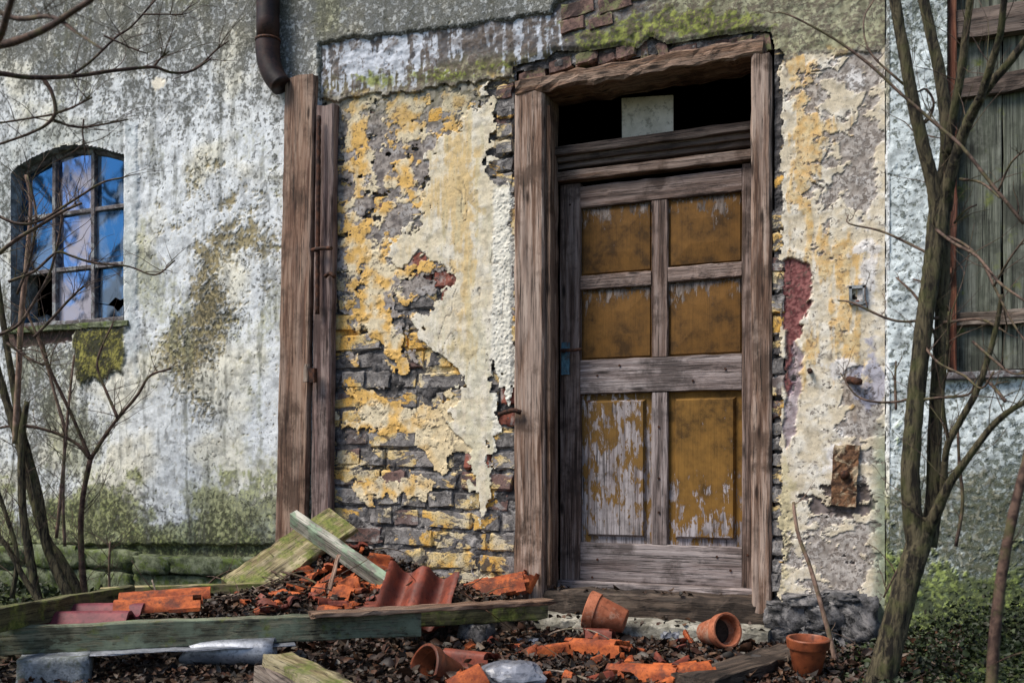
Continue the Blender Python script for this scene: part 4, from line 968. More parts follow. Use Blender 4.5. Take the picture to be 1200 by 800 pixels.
beam('plank', T(276, 694, 4.80), T(405, 606, 5.22), 0.215, 0.04, MT['mossplank'], 'wide yellow-green mossy plank leaning against the tall boards', up=(0.3, -0.62, 0.72), seg=14, jit=0.003, rag=(0.0, 0.05))
beam('batten', T(344, 607, 4.95), T(455, 685, 4.62), 0.05, 0.085, MT['batten'], 'pale square batten lying across the mossy plank', up=(0.35, -0.5, 0.8), cat='batten', seg=10, jit=0.0015)
beam('lath', T(397, 650, 4.72), T(384, 696, 4.55), 0.02, 0.012, MT['board'], 'short reddish lath standing among the orange tiles', up=(0.2, -1, 0.3), cat='lath', seg=6)
beam('wood_block', G(322, 784, 0.075), G(420, 835, 0.05), 0.11, 0.12, MT['mossplank'], 'split mossy block of wood in front of the heap', cat='wood block', seg=8, jit=0.005, rag=(0.03, 0))
beam('wood_block', G(306, 792, 0.05), G(360, 830, 0.04), 0.06, 0.09, MT['greyplank'], 'grey split offcut beside the mossy block', cat='wood block', seg=6, jit=0.005, rag=(0.03, 0))
beam('plank', G(812, 800, 0.05), G(934, 764, 0.045), 0.17, 0.045, MT['dampwood'], 'dark damp plank on the ground leading to the upright pot', seg=12, jit=0.004)
beam('plank', G(560, 712, 0.10) + Vector((0, .12, 0)), G(655, 694, 0.12) + Vector((0, .1, .02)), 0.06, 0.04, MT['darkmoss'], 'short green-topped offcut beneath the tile shards at the jamb', seg=8, jit=0.003)
# concrete block, zinc sheet and zinc pipe under the beam
q = G(-52, 737, .2); tag(rock('stone_prop', (q.x, q.y, 0.095), (0.2, 0.2, 0.21), MT['stone'], None, 15, 3, 0.14), 'rough stone carrying the outer end of the slanting mossy plank', 'stone')
q = A0.lerp(A1, 0.225)
tag(rock('concrete_block', (q.x + .03, q.y - .04, 0.035), (0.24, 0.19, 0.13), MT['concrete'], None, 3, 6, 0.05, 0.7, 0.05), 'blue-grey concrete block under the left end of the green beam', 'block')
tag(rock('stone_prop', (B1.x - .25, B1.y - .20, 0.045), (0.14, 0.12, 0.115), MT['blackstone'], None, 5, 3, 0.14), 'dark stone propping the mossy beam', 'stone')
zq = (A1 - A0).normalized()
tag(plank('zinc_strip', A0.lerp(A1, 0.22) + Vector((0.0, -.05, -.053)), A0.lerp(A1, 0.72) + Vector((0, -.02, -.053)), 0.14, 0.004, (0, 0, 1), MT['zinc'], seg=14, jit=0.002, ch=0.001), 'thin bent zinc strip between the green beam and concrete block', 'zinc strip')
m_ = MB(); a, b = G(212, 764, 0.072), G(322, 763, 0.072); ax = (b - a).normalized(); ry_ = random.Random(3)
vs, fs = [], []; n = 18; R_ = 0.05
side = ax.cross(Vector((0, 0, 1))).normalized(); upv = side.cross(ax)
for i in range(9):
    for j in range(n):
        an = 2 * math.pi * j / n; s = i / 8
        p = a.lerp(b, s)
        if i == 0: p = a + ax * (ry_.uniform(-.01, .09) if math.sin(an) > -0.2 else ry_.uniform(-.01, .02))
        rr = R_ * (1 + ry_.uniform(-.02, .02)) * (0.85 + 0.15 * s)
        vs.append(p + side * (math.cos(an) * rr) + upv * (math.sin(an) * rr))
for i in range(8):
    for j in range(n): fs.append((i * n + j, i * n + (j + 1) % n, (i + 1) * n + (j + 1) % n, (i + 1) * n + j))
m_.add(vs, fs); o = m_.build('zinc_pipe', MT['zinc']); sm = o.modifiers.new('thickness', 'SOLIDIFY'); sm.thickness = 0.003
tag(o, 'torn piece of silvery zinc pipe lying under the green beam', 'pipe')

# ------------------------------------------------------------------ the heap itself
HEAP = [(-3.55, -1.20), (-3.28, -1.40), (-2.72, -1.18), (-2.20, -0.70), (-1.78, -0.36), (-1.72, -0.06), (-2.2, -0.05), (-3.0, -0.06), (-3.25, -0.35), (-3.5, -0.9)]
def mh(x, y):
    d = sdpoly(x, y, HEAP)
    z = 0.135 + 0.24 * blob(x, y, -2.78, -0.12, 0.5, 0.42) + 0.06 * blob(x, y, -2.15, -0.5, 0.3, 0.3) + 0.05 * blob(x, y, -2.75, -0.85, 0.4, 0.3) + 0.022 * fbm(x * 7, y * 7, 4, 431)
    return np.where(d > -0.08, z * sst(-0.06, 0.10, d), 0) - 0.02
def mz(x, y): return float(mh(np.array([x]), np.array([y]))[0])
hx, hy = np.meshgrid(np.linspace(-3.65, -1.62, 120), np.linspace(-1.72, -0.03, 100)); hz = mh(hx, hy)
ids = np.arange(hx.size).reshape(hx.shape); q = np.stack([ids[:-1, :-1], ids[:-1, 1:], ids[1:, 1:], ids[1:, :-1]], -1).reshape(-1, 4)
keep = (sdpoly(hx, hy, HEAP) > -0.06).ravel()[q].all(1); q = q[keep]; us = np.zeros(hx.size, bool); us[q.ravel()] = True; rm = np.cumsum(us) - 1
me = array_mesh('debris_heap', np.stack([hx, hy, hz], -1).reshape(-1, 3)[us], rm[q]); me.materials.append(MT['soil'])
tag(put(bpy.data.objects.new('debris_heap', me)), 'heap of dark leaf mould and rubble against the wall', 'debris', kind='stuff')

# ------------------------------------------------------------------ leaves
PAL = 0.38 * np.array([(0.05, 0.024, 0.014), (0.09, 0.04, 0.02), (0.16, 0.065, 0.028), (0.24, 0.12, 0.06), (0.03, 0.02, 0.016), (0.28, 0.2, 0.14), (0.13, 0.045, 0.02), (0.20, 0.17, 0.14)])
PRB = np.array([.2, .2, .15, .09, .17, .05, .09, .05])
def leaves(name, x, y, z, size, pal, prob, seed, flat=0.5, mat='leaf'):
    """curled little leaves: a midrib and two sides each, all in one mesh"""
    r = np.random.default_rng(seed); n = len(x)
    a = r.uniform(0, 2 * np.pi, n); L = size * r.uniform(0.5, 1.3, n); W = L * r.uniform(0.14, 0.42, n); cu = r.uniform(-0.2, 1.3, n); ti = r.normal(0, flat, n); ro = r.normal(0, flat, n)
    base = np.array([(-.5, 0, 0), (-.18, .5, .5), (.2, .42, .5), (.5, 0, 0.1), (.2, -.42, .5), (-.18, -.5, .5), (-.1, 0, 0), (.2, 0, 0)])
    p = np.repeat(base[None], n, 0); p[:, :, 0] *= L[:, None]; p[:, :, 1] *= W[:, None] * 2; p[:, :, 2] *= (W * cu)[:, None] * 1.4
    p[:, :, 2] += (p[:, :, 0] ** 2) / L[:, None] * r.uniform(-1, 1.5, n)[:, None]
    p += r.normal(0, 0.06, p.shape) * L[:, None, None]
    c, s = np.cos(ti)[:, None], np.sin(ti)[:, None]; p[:, :, 0], p[:, :, 2] = p[:, :, 0] * c - p[:, :, 2] * s, p[:, :, 0] * s + p[:, :, 2] * c
    c, s = np.cos(ro)[:, None], np.sin(ro)[:, None]; p[:, :, 1], p[:, :, 2] = p[:, :, 1] * c - p[:, :, 2] * s, p[:, :, 1] * s + p[:, :, 2] * c
    c, s = np.cos(a)[:, None], np.sin(a)[:, None]; p[:, :, 0], p[:, :, 1] = p[:, :, 0] * c - p[:, :, 1] * s, p[:, :, 0] * s + p[:, :, 1] * c
    p += np.stack([x, y, z], -1)[:, None, :]
    f = np.array([(0, 6, 1), (1, 6, 7), (1, 7, 2), (2, 7, 3), (0, 5, 6), (5, 7, 6), (5, 4, 7), (4, 3, 7)])
    Fq = (np.arange(n)[:, None, None] * 8 + f[None]).reshape(-1, 3)
    col = pal[r.choice(len(pal), n, p=prob / prob.sum())] * r.uniform(0.6, 1.35, n)[:, None]
    me = array_mesh(name, p.reshape(-1, 3), Fq, np.repeat(col, 8, 0), smooth=False); me.materials.append(MT[mat])
    return put(bpy.data.objects.new(name, me))
n = 15000
lx = np.concatenate([RNG.uniform(-4.2, 0.1, n), RNG.uniform(-2.0, -0.3, 9000)]); ly = np.concatenate([-0.02 - 2.3 * RNG.random(n) ** 1.1, -0.15 - 1.0 * RNG.random(9000)])
ok = (sdpoly(lx, ly, HEAP) < 0.05) & ~((ly > -0.26) & (lx > xs0) & (lx < xs1) & (RNG.random(len(lx)) < 0.93)); lx, ly = lx[ok], ly[ok]
lz = gh(lx, ly) + RNG.uniform(0.004, 0.035, len(lx)); lz = np.where((ly > -0.24) & (lx > xs0) & (lx < xs1), 0.08, lz)
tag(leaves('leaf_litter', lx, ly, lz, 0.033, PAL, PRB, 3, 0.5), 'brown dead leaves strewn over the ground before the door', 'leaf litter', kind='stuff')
n = 1500; lx = RNG.uniform(-2.6, -0.1, n); ly = -0.3 - 1.1 * RNG.random(n); ok = sdpoly(lx, ly, HEAP) < 0; lx, ly = lx[ok], ly[ok]
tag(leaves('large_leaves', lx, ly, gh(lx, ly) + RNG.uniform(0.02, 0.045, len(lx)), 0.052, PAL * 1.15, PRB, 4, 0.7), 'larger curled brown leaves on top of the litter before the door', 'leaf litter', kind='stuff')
lx, ly = RNG.uniform(-3.6, -1.7, 9500), RNG.uniform(-1.65, -0.05, 9500); ok = sdpoly(lx, ly, HEAP) > 0.0; lx, ly = lx[ok], ly[ok]
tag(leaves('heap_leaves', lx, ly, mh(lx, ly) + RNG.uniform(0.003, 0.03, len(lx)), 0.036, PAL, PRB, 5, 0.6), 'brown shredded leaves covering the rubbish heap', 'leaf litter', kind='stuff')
nx_ = 26; lx = RNG.uniform(xs0 + .05, xs1 - .05, nx_)
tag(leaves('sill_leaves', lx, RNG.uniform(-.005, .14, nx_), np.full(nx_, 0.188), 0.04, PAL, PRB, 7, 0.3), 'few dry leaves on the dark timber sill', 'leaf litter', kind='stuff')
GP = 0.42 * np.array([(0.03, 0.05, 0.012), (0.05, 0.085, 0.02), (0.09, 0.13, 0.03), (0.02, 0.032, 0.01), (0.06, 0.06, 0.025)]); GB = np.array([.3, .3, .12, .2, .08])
n = 19000; lx = RNG.uniform(-0.42, 1.5, n); ly = -0.03 - 1.75 * RNG.random(n); ok = lx + 0.12 * RNG.normal(size=n) > -0.34 + 0.25 * np.clip(-ly - .6, 0, 2); lx, ly = lx[ok], ly[ok]
lz = gh(lx, ly) + RNG.random(len(lx)) ** 1.5 * (0.05 + 0.13 * sst(-0.5, -0.1, ly) * sst(-0.3, 0.2, lx))
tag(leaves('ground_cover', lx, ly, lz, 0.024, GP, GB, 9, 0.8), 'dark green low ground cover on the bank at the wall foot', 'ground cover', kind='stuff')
n = 3500; lx = RNG.uniform(-6.5, -3.3, n); ly = -0.05 - 1.9 * RNG.random(n); ok = sdpoly(lx, ly, HEAP) < -0.02; lx, ly = lx[ok], ly[ok]
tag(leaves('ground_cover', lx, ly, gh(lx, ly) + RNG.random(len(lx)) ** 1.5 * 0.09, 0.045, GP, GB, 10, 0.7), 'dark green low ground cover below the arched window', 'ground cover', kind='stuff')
# fallen twigs: too many and too fine to count
m_ = MB(); rt = random.Random(21)
def twig(m, p, d, L, r0, rn, n=4, sides=4, col=None):
    pts = []; p = Vector(p); d = Vector(d).normalized()
    for i in range(n + 1):
        pts.append((p.x, p.y, p.z, r0 * (1 - 0.7 * i / n))); d = (d + Vector((rn.uniform(-.35, .35), rn.uniform(-.35, .35), rn.uniform(-.25, .25)))).normalized(); p = p + d * (L / n)
    m.tube(pts, sides, 2)
    return pts
for k in range(170):
    x, y = rt.uniform(-3.5, -1.8), rt.uniform(-1.5, -0.1)
    if sdpoly(np.array([x]), np.array([y]), HEAP)[0] < 0.08: continue
    twig(m_, (x, y, mz(x, y) + rt.uniform(.012, .04)), (rt.uniform(-1, 1), rt.uniform(-1, 1), rt.uniform(-.02, .12)), rt.uniform(.12, .4), rt.uniform(.002, .0045), rt)
for k in range(70):
    x, y = rt.uniform(-2.4, 0.0), rt.uniform(-1.3, -0.25)
    twig(m_, (x, y, gz(x, y) + .025), (rt.uniform(-1, 1), rt.uniform(-1, 1), rt.uniform(-.02, .05)), rt.uniform(.08, .3), rt.uniform(.0015, .003), rt)
tag(m_.build('fallen_twigs', MT['bark_twig']), 'thin fallen twigs lying among the dead leaves', 'twigs', kind='stuff')

# ------------------------------------------------------------------ roof tiles, whole and broken
def tile_mesh(w, l, rolls, amp, th, seed, poly=None, name='roof_tile'):
    """clay tile with rounded rolls; poly (in 0..1 coordinates) keeps only a broken piece"""
    r = random.Random(seed); nu, nv = 12 * rolls + 4, 14
    vs, fs = [], []; idx = {}
    us = np.linspace(0, 1, nu + 1); vv = np.linspace(0, 1, nv + 1)
    U, V = np.meshgrid(us, vv); keep = np.ones(U.shape, bool)
    if poly: keep = sdpoly(U + 0.10 * (cellr(U * 5 + seed, V * 5, seed) - .5), V + 0.12 * (cellr(U * 5, V * 5 + seed, seed + 3) - .5), poly) > 0
    Zt = amp * np.clip(np.sin(2 * np.pi * (U * rolls - 0.25)) * 0.75 + 0.35, -0.25, 1)
    for j in range(nv + 1):
        for i in range(nu + 1):
            if keep[j, i]:
                idx[(j, i)] = len(vs); vs.append(((V[j, i] - .5) * l, (U[j, i] - .5) * w, Zt[j, i] + r.uniform(-.0006, .0006)))
    for j in range(nv):
        for i in range(nu):
            c = [(j, i), (j + 1, i), (j + 1, i + 1), (j, i + 1)]
            if all(k in idx for k in c): fs.append(tuple(idx[k] for k in c)[::-1])
    bm = bmesh.new(); bv = [bm.verts.new(v) for v in vs]
    for f in fs: bm.faces.new([bv[k] for k in f])
    loose = [v for v in bm.verts if not v.link_faces]
    bmesh.ops.delete(bm, geom=loose, context='VERTS')
    ex = bmesh.ops.extrude_face_region(bm, geom=bm.faces[:])
    for g in ex['geom']:
        if isinstance(g, bmesh.types.BMVert): g.co.z -= th; g.co.x += r.uniform(-.003, .003); g.co.y += r.uniform(-.003, .003)
    bmesh.ops.recalc_face_normals(bm, faces=bm.faces)
    me = bpy.data.meshes.new(name); bm.to_mesh(me); bm.free()
    me.shade_smooth()
    return me
def place_tile(name, me, mat, c, xdir, up, label, group=None):
    x = Vector(xdir).normalized(); z = Vector(up); z = (z - x * z.dot(x)).normalized(); y = z.cross(x)
    M = Matrix((x, y, z)).transposed().to_4x4(); M.translation = Vector(c)
    me.materials.append(MT[mat]); o = put(bpy.data.objects.new(name, me), None, M)
    mod = o.modifiers.new('edges', 'EDGE_SPLIT'); mod.split_angle = math.radians(50)
    return tag(o, label, 'roof tile', group)
a, b, c = T(442, 714, 4.34), T(462, 657, 4.55), T(534, 688, 4.46)
place_tile('roof_tile', tile_mesh((c - b).length, (b - a).length * 1.05, 2, 0.05, 0.016, 2), 'tile_dark', (a + c) / 2 + Vector((0, 0, .012)), b - a, (b - a).cross(c - b), 'dark red double-roll roof tile propped upright on the heap')
TR = [(0.02, .05), (.95, .0), (1, .55), (.7, .8), (.45, .95), (.1, .7)]
place_tile('roof_tile', tile_mesh(0.30, 0.42, 2, 0.032, 0.014, 5, [(0, 0), (1, 0), (1, .9), (.7, 1), (.3, .8), (0, .95)]), 'tile', G(192, 704, .235), (1, 0.75, 0.05), (-.35, -.35, 1), 'orange roof tile with a broken edge at the left tip of the heap')
place_tile('roof_tile', tile_mesh(0.26, 0.34, 2, 0.03, 0.014, 6, None), 'tile_maroon', G(112, 720, .205), (1, 0.35, .02), (0, -.1, 1), 'maroon roof tile lying between the mossy plank and the green beam')
def HP(x, y):
    """where the view line of a photo point meets the heap"""
    t = np.linspace(3.4, 5.6, 500); u = (x - 600) / F
    X_, Y_, Z_ = t * (-SN + u * CS), -D + t * (CS + u * SN), H + t * (HY - y) / F
    k = np.nonzero(Z_ < mh(X_, Y_))[0]
    return Vector((X_[k[0]], Y_[k[0]], Z_[k[0]])) if len(k) else G(x, y, .15)
ra = random.Random(14)
for k, (x, y, dz, w, l, mt, lab) in enumerate([
        (333, 676, .02, .16, .24, 'tile', 'curved orange tile end at the foot of the wide mossy plank'), (372, 674, .02, .24, .22, 'tile', 'broken orange tile under the crossing of mossy plank and batten'),
        (405, 676, .02, .26, .24, 'tile', 'cracked orange tile behind the short lath'), (428, 694, .015, .24, .2, 'tile', 'orange tile half buried below the end of the pale batten'),
        (392, 708, .015, .30, .15, 'tile', 'scalloped orange tile edge lying along the thin brown plank'), (505, 706, .01, .22, .14, 'tile', 'orange slab of tile under the propped dark red tile'),
        (268, 696, .0, .2, .26, 'tile', 'orange tile buried in leaves beside the mossy rail'), (305, 706, .0, .16, .16, 'tile_dark', 'dark red tile bit buried in the leaves of the heap'),
        (352, 696, .005, .14, .15, 'tile', 'small orange tile piece among the twigs of the heap'), (448, 676, .06, .2, .2, 'tile', 'orange tile leaning on the brick wall behind the batten'), (412, 654, .03, .2, .2, 'tile_dark', 'dark red tile piece tucked behind the pale batten'), (356, 662, .02, .14, .18, 'tile', 'orange tile sliver lying against the underside of the mossy plank')]):
    sh = [(ra.uniform(0, .2), ra.uniform(0, .25)), (ra.uniform(.4, .6), ra.uniform(0, .15)), (ra.uniform(.85, 1), ra.uniform(0, .3)), (ra.uniform(.8, 1), ra.uniform(.6, .9)), (ra.uniform(.4, .7), ra.uniform(.7, 1)), (ra.uniform(0, .25), ra.uniform(.6, 1))]
    place_tile('tile_shard', tile_mesh(w, l, 1 if w < .2 else 2, 0.024, 0.014, 20 + k, sh, 'tile_shard'), mt, HP(x, y) + Vector((0, 0, dz)), (ra.uniform(-1, 1), ra.uniform(-.3, .8), ra.uniform(-.2, .25)), (ra.uniform(-.2, .3), -.45 + ra.uniform(-.3, .2), 1), lab)
for k in range(18):
    x, y = ra.uniform(235, 525), ra.uniform(684, 718)
    sh = [(ra.uniform(0, .2), ra.uniform(0, .25)), (ra.uniform(.85, 1), ra.uniform(0, .3)), (ra.uniform(.7, 1), ra.uniform(.6, .9)), (ra.uniform(0, .25), ra.uniform(.6, 1))]
    place_tile('tile_shard', tile_mesh(ra.uniform(.08, .15), ra.uniform(.1, .2), 1, 0.024, 0.013, 150 + k, sh, 'tile_shard'), ('tile', 'tile_dark', 'tile_dark')[k % 3], HP(x, y) + Vector((0, 0, .012)), (ra.uniform(-1, 1), ra.uniform(-.6, .8), ra.uniform(-.3, .4)), (ra.uniform(-.4, .4), -.5 + ra.uniform(-.3, .2), .9), 'broken red tile piece half sunk in the leaves of the heap', 'tile pieces sunk in the heap')
for k in range(14):
    x, y = ra.uniform(240, 560), ra.uniform(682, 714); p = HP(x, y) + Vector((0, 0, .022)); d = Vector((ra.uniform(-1, 1), ra.uniform(-1, 1), ra.uniform(-.1, .3))).normalized() * ra.uniform(.06, .16)
    tag(plank('wood_splinter', p - d, p + d, ra.uniform(.008, .02), ra.uniform(.005, .01), (0, -.3, 1), MT[('greyplank', 'rotten', 'board')[k % 3]], seg=4, jit=.001, rag=(.02, .02), seed=k), 'thin wood splinter lying on the rubbish heap', 'splinter', 'wood splinters on the heap')
for k in range(9):
    x, y = [(380, 655), (398, 662), (418, 672), (386, 686), (436, 684), (366, 684), (408, 692), (372, 700), (446, 698)][k]
    sh = [(ra.uniform(0, .2), ra.uniform(0, .25)), (ra.uniform(.4, .6), ra.uniform(0, .15)), (ra.uniform(.85, 1), ra.uniform(0, .3)), (ra.uniform(.7, 1), ra.uniform(.6, .9)), (ra.uniform(0, .25), ra.uniform(.6, 1))]
    place_tile('tile_shard', tile_mesh(ra.uniform(.09, .16), ra.uniform(.12, .22), 1, 0.024, 0.014, 120 + k, sh, 'tile_shard'), 'tile', HP(x, y) + Vector((0, 0, .025)), (ra.uniform(-1, 1), ra.uniform(-.3, .8), ra.uniform(-.5, .7)), (ra.uniform(-.4, .4), -.7 + ra.uniform(-.3, .2), .8), 'jumbled orange roof tile piece in the pile under the pale batten', 'tile pieces under the batten')
for k, (x, y, z, w, l, xd, up, mt, lab) in enumerate([
        (585, 684, .21, .2, .34, (1, .45, .22), (-.1, -.6, 1), 'tile', 'long broken orange tile resting on the beam at the door jamb'),
        (616, 680, .225, .12, .13, (.4, .3, 1), (-.3, -1, .3), 'tile', 'small upright orange tile chip against the door jamb'),
        (700, 758, .055, .13, .34, (1, -.25, .06), (.1, -.65, 1), 'tile', 'broken orange tile with a raised rim in front of the fallen pot'),
        (650, 763, .05, .07, .16, (1, .55, .15), (.2, -.3, 1), 'tile', 'narrow orange tile sliver beside the crumpled plastic'),
        (765, 790, .045, .15, .34, (1, -.12, .05), (.1, -.6, 1), 'tile', 'flat broken orange tile at the end of the damp plank'),
        (815, 788, .06, .16, .18, (.8, .6, .1), (.2, -.4, 1), 'tile', 'curved orange tile fragment on the damp plank'),
        (552, 772, .05, .12, .28, (1, -.2, .02), (0, -.5, 1), 'tile_dark', 'dark red tile fragment behind the lying pot'),
        (548, 797, .06, .16, .16, (.7, .6, .4), (-.3, -.5, 1), 'tile', 'orange tile corner between the lying pot and the plastic'),
        (702, 745, .05, .1, .16, (1, .2, 0), (.1, -.2, 1), 'tile_dark', 'dark tile bit beneath the fallen pot')]):
    sh = [(0.02, .1), (.5, .02), (.98, .06), (1, .7), (.8, .95), (.45, .82), (.1, .98)]
    place_tile('tile_shard', tile_mesh(w, l, 1, 0.034, 0.020, 60 + k, sh, 'tile_shard'), mt, G(x, y, z), xd, up, lab)
ra = random.Random(33)
for k in range(64):
    x, y = (ra.uniform(540, 860), ra.uniform(748, 800)) if k < 24 else (ra.uniform(240, 520), ra.uniform(672, 718))
    z = .045
    tag_l = ('small red-orange tile chip among the dead leaves on the ground', 'tile chips on the ground') if k < 24 else ('small red-orange tile chip scattered on the rubbish heap', 'tile chips on the heap')
    place_tile('tile_chip', tile_mesh(ra.uniform(.03, .075), ra.uniform(.05, .14), 1, 0.012, 0.012, 90 + k, [(0.1, .1), (.9, 0), (1, .8), (.4, 1)], 'tile_chip'), 'tile' if k % 3 else 'tile_dark', G(x, y, z) if k < 24 else HP(x, y) + Vector((0, 0, .015)), (ra.uniform(-1, 1), ra.uniform(-1, 1), ra.uniform(-.3, .3)), (ra.uniform(-.5, .5), ra.uniform(-.6, .2), 1), *tag_l)

# ------------------------------------------------------------------ flower pots
def pot(base, mouth, R, label, mat, fill=None):
    base, mouth = Vector(base), Vector(mouth); hgt = (mouth - base).length
    z = (mouth - base).normalized(); x = z.orthogonal().normalized(); y = z.cross(x)
    M = Matrix((x, y, z)).transposed().to_4x4(); M.translation = base
    root = bpy.data.objects.new('flower_pot', None); root.empty_display_size = .05; put(root, None, M); tag(root, label, 'flower pot')
    def lathe(name, prof, mt, n=36):
        vs, fs = [], []
        for (r, h) in prof:
            for j in range(n):
                a = 2 * math.pi * j / n; vs.append((r * math.cos(a), r * math.sin(a), h))
        for i in range(len(prof) - 1):
            for j in range(n): fs.append((i * n + j, i * n + (j + 1) % n, (i + 1) * n + (j + 1) % n, (i + 1) * n + j))
        o = mesh_obj(name, vs, fs, MT[mt], root, M, True); fixn(o)
        md = o.modifiers.new('edges', 'EDGE_SPLIT'); md.split_angle = math.radians(40); return o
    rb_ = 0.62 * R; hr = 0.74 * hgt; rr = rb_ + (0.93 * R - rb_) * 0.74 / 0.9
    lathe('body', [(0.012, 0.0), (rb_ - .003, 0.0), (rb_, .004), (rr, hr + .004), (rr - .008, hr + .004), (rb_ - .01, .012), (.012, .012), (0.012, 0.0)], mat)
    lathe('rim', [(rr - .007, hr), (0.955 * R, hr), (0.965 * R, hr + .003), (R, hgt - .003), (R - .003, hgt), (R - .010, hgt), (R - .013, hgt - .004), (rr - .007, hr)], mat)
    if fill: lathe(fill, [(0.001, hgt * (.8 if fill == 'water' else .6)), (rr - .009 + (.012 if fill == 'water' else 0), hgt * (.8 if fill == 'water' else .6))], fill)
    return root
pot(T(733, 728, 4.48), T(688, 713, 4.53), 0.088, 'pale terracotta pot tipped on its side against the sill', 'terra')
pot(T(826, 741, 4.24), T(853, 738, 4.10), 0.074, 'terracotta pot lying with its dark mouth open to the yard', 'terra', 'soil')
q = G(946, 790, 0.028); pot(q, q + Vector((.004, -.006, .135)), 0.078, 'dark terracotta pot standing upright beside the thin bare stem', 'terra_dark', 'water')
pot(T(533, 794, 3.72), T(495, 783, 3.64), 0.096, 'glossy terracotta pot lying half hidden below the beams', 'terra_dark')

# ------------------------------------------------------------------ crumpled plastic bag
bm = bmesh.new(); bmesh.ops.create_icosphere(bm, subdivisions=4, radius=1.0)
rp = random.Random(8); dirs = [Vector((rp.uniform(-1, 1), rp.uniform(-1, 1), rp.uniform(-1, 1))).normalized() for _ in range(40)]
for v in bm.verts:
    d = v.co.normalized(); k = 0.72 + 0.34 * max(abs(math.sin(5.5 * d.dot(q_) + i)) ** 0.5 * (0.75 if i % 2 else 1) for i, q_ in enumerate(dirs[:5])) - 0.22 * max(0, max(d.dot(q_) for q_ in dirs) - 0.9) * 8
    v.co = Vector((d.x * 0.12, d.y * 0.09, d.z * 0.06)) * k
me = bpy.data.meshes.new('plastic_bag'); bm.to_mesh(me); bm.free(); me.materials.append(MT['plastic'])
q = G(600, 792, .06); tag(put(bpy.data.objects.new('plastic_bag', me), None, Matrix.Translation(q)), 'crumpled grey plastic bag in front of the heap', 'plastic bag')

# ------------------------------------------------------------------ larger fallen branches, wire, scraps of foil
def fallen(pts, r, mat, label, name='fallen_branch', cat='branch'):
    m_ = MB(); m_.tube([(p.x, p.y, p.z, r * (1 - .6 * i / len(pts))) for i, p in enumerate(pts)], 6, 4, 0.1)
    return tag(m_.build(name, MT[mat]), label, cat)
up_ = lambda x, y, h: HP(x, y) + Vector((0, 0, h))
fallen([up_(194, 722, .01), T(187, 704, 4.25), T(183, 694, 4.25), T(178, 679, 4.26)], .006, 'bark_pale', 'crooked twig sticking up from the orange tile on the heap')
fallen([up_(236, 700, .015), up_(250, 690, .05), up_(275, 682, .07), up_(310, 680, .06), up_(345, 690, .03)], .006, 'bark_red', 'dark arched branch lying over the leaves of the heap')
fallen([up_(238, 718, .02), up_(262, 706, .03), up_(285, 703, .03), up_(302, 694, .03)], .007, 'bark_pale', 'pale crooked branch across the middle of the heap')
fallen([up_(278, 680, .05), up_(292, 692, .04), up_(303, 702, .03)], .005, 'bark_pale', 'short pale stick crossing the dark arched branch')
fallen([up_(330, 684, .06), up_(360, 690, .05), up_(380, 700, .03), up_(352, 712, .03)], .006, 'bark_red', 'dark bent branch beside the orange tiles on the heap')
fallen([G(637, 748, .03), G(648, 741, .05), G(662, 737, .07), G(682, 736, .08), G(702, 742, .07), G(720, 752, .035)], .005, 'bark_pale', 'pale arched branch over the tile in front of the fallen pot')
fallen([T(530, 681, 4.55), T(556, 704, 4.35), T(580, 722, 4.25), G(606, 742, .03)], .0022, 'iron', 'thin dark wire running down from the heap to the ground', 'wire', 'wire')
fallen([G(690, 796, .04), G(660, 787, .04), G(630, 783, .05), G(606, 775, .04)], .005, 'bark_pale', 'pale stick on the litter beside the plastic bag')
for k, (x, y, sx, lab) in enumerate([(786, 746, .05, 'small torn scrap of pale foil between the two fallen pots'), (618, 754, .055, 'crumpled scrap of silvery foil below the end of the beams')]):
    bm = bmesh.new(); bmesh.ops.create_grid(bm, x_segments=7, y_segments=5, size=0.5); rf = random.Random(k)
    for v in bm.verts: v.co = Vector((v.co.x * sx * 1.6 + rf.uniform(-.006, .006), v.co.y * sx + rf.uniform(-.006, .006), rf.uniform(0, .022)))
    me = bpy.data.meshes.new('foil_scrap'); bm.to_mesh(me); bm.free(); me.materials.append(MT['plastic'])
    o = put(bpy.data.objects.new('foil_scrap', me), None, Matrix.Translation(G(x, y, .035)) @ Matrix.Rotation(.5, 4, 'X')); sm = o.modifiers.new('thickness', 'SOLIDIFY'); sm.thickness = .001
    tag(o, lab, 'foil')
# ------------------------------------------------------------------ bare trees and shrubs
def st(m, pts, t, sides=8, k=5, wob=0.06, t1=None):
    """stem through photo points (x, y, radius px) at distance t (to t1 at its end)"""
    n = len(pts); out = []
    for i, (x, y, r) in enumerate(pts):
        tt = t if t1 is None else t + (t1 - t) * i / (n - 1)
        p = T(x, y, tt); out.append((p.x, p.y, p.z, r * tt / F))
    m.tube(out, sides, k, wob, ridge=0.06 if sides > 9 else 0.0); return out
def sprout(m, pts, rn, n, L=(0.1, 0.3), r=0.002, up=0.4, depth=1):
    for _ in range(n):
        i = rn.randrange(len(pts) - 1); s = rn.random(); a, b = Vector(pts[i][:3]), Vector(pts[i + 1][:3]); p = a.lerp(b, s); ax = (b - a).normalized()
        d = (ax * 0.6 + Vector((rn.uniform(-1, 1), rn.uniform(-.6, .6), rn.uniform(-.5, 1) * 0.8 + up * .5))).normalized(); l = rn.uniform(*L)
        tp = twig(m, p, d, l, min(r, pts[i][3] * .7) * rn.uniform(.7, 1.2), rn, 4, 4)
        if depth and rn.random() < 0.7: sprout(m, tp, rn, rn.randint(1, 2), (L[0] * .4, L[1] * .5), r * .6, up, 0)
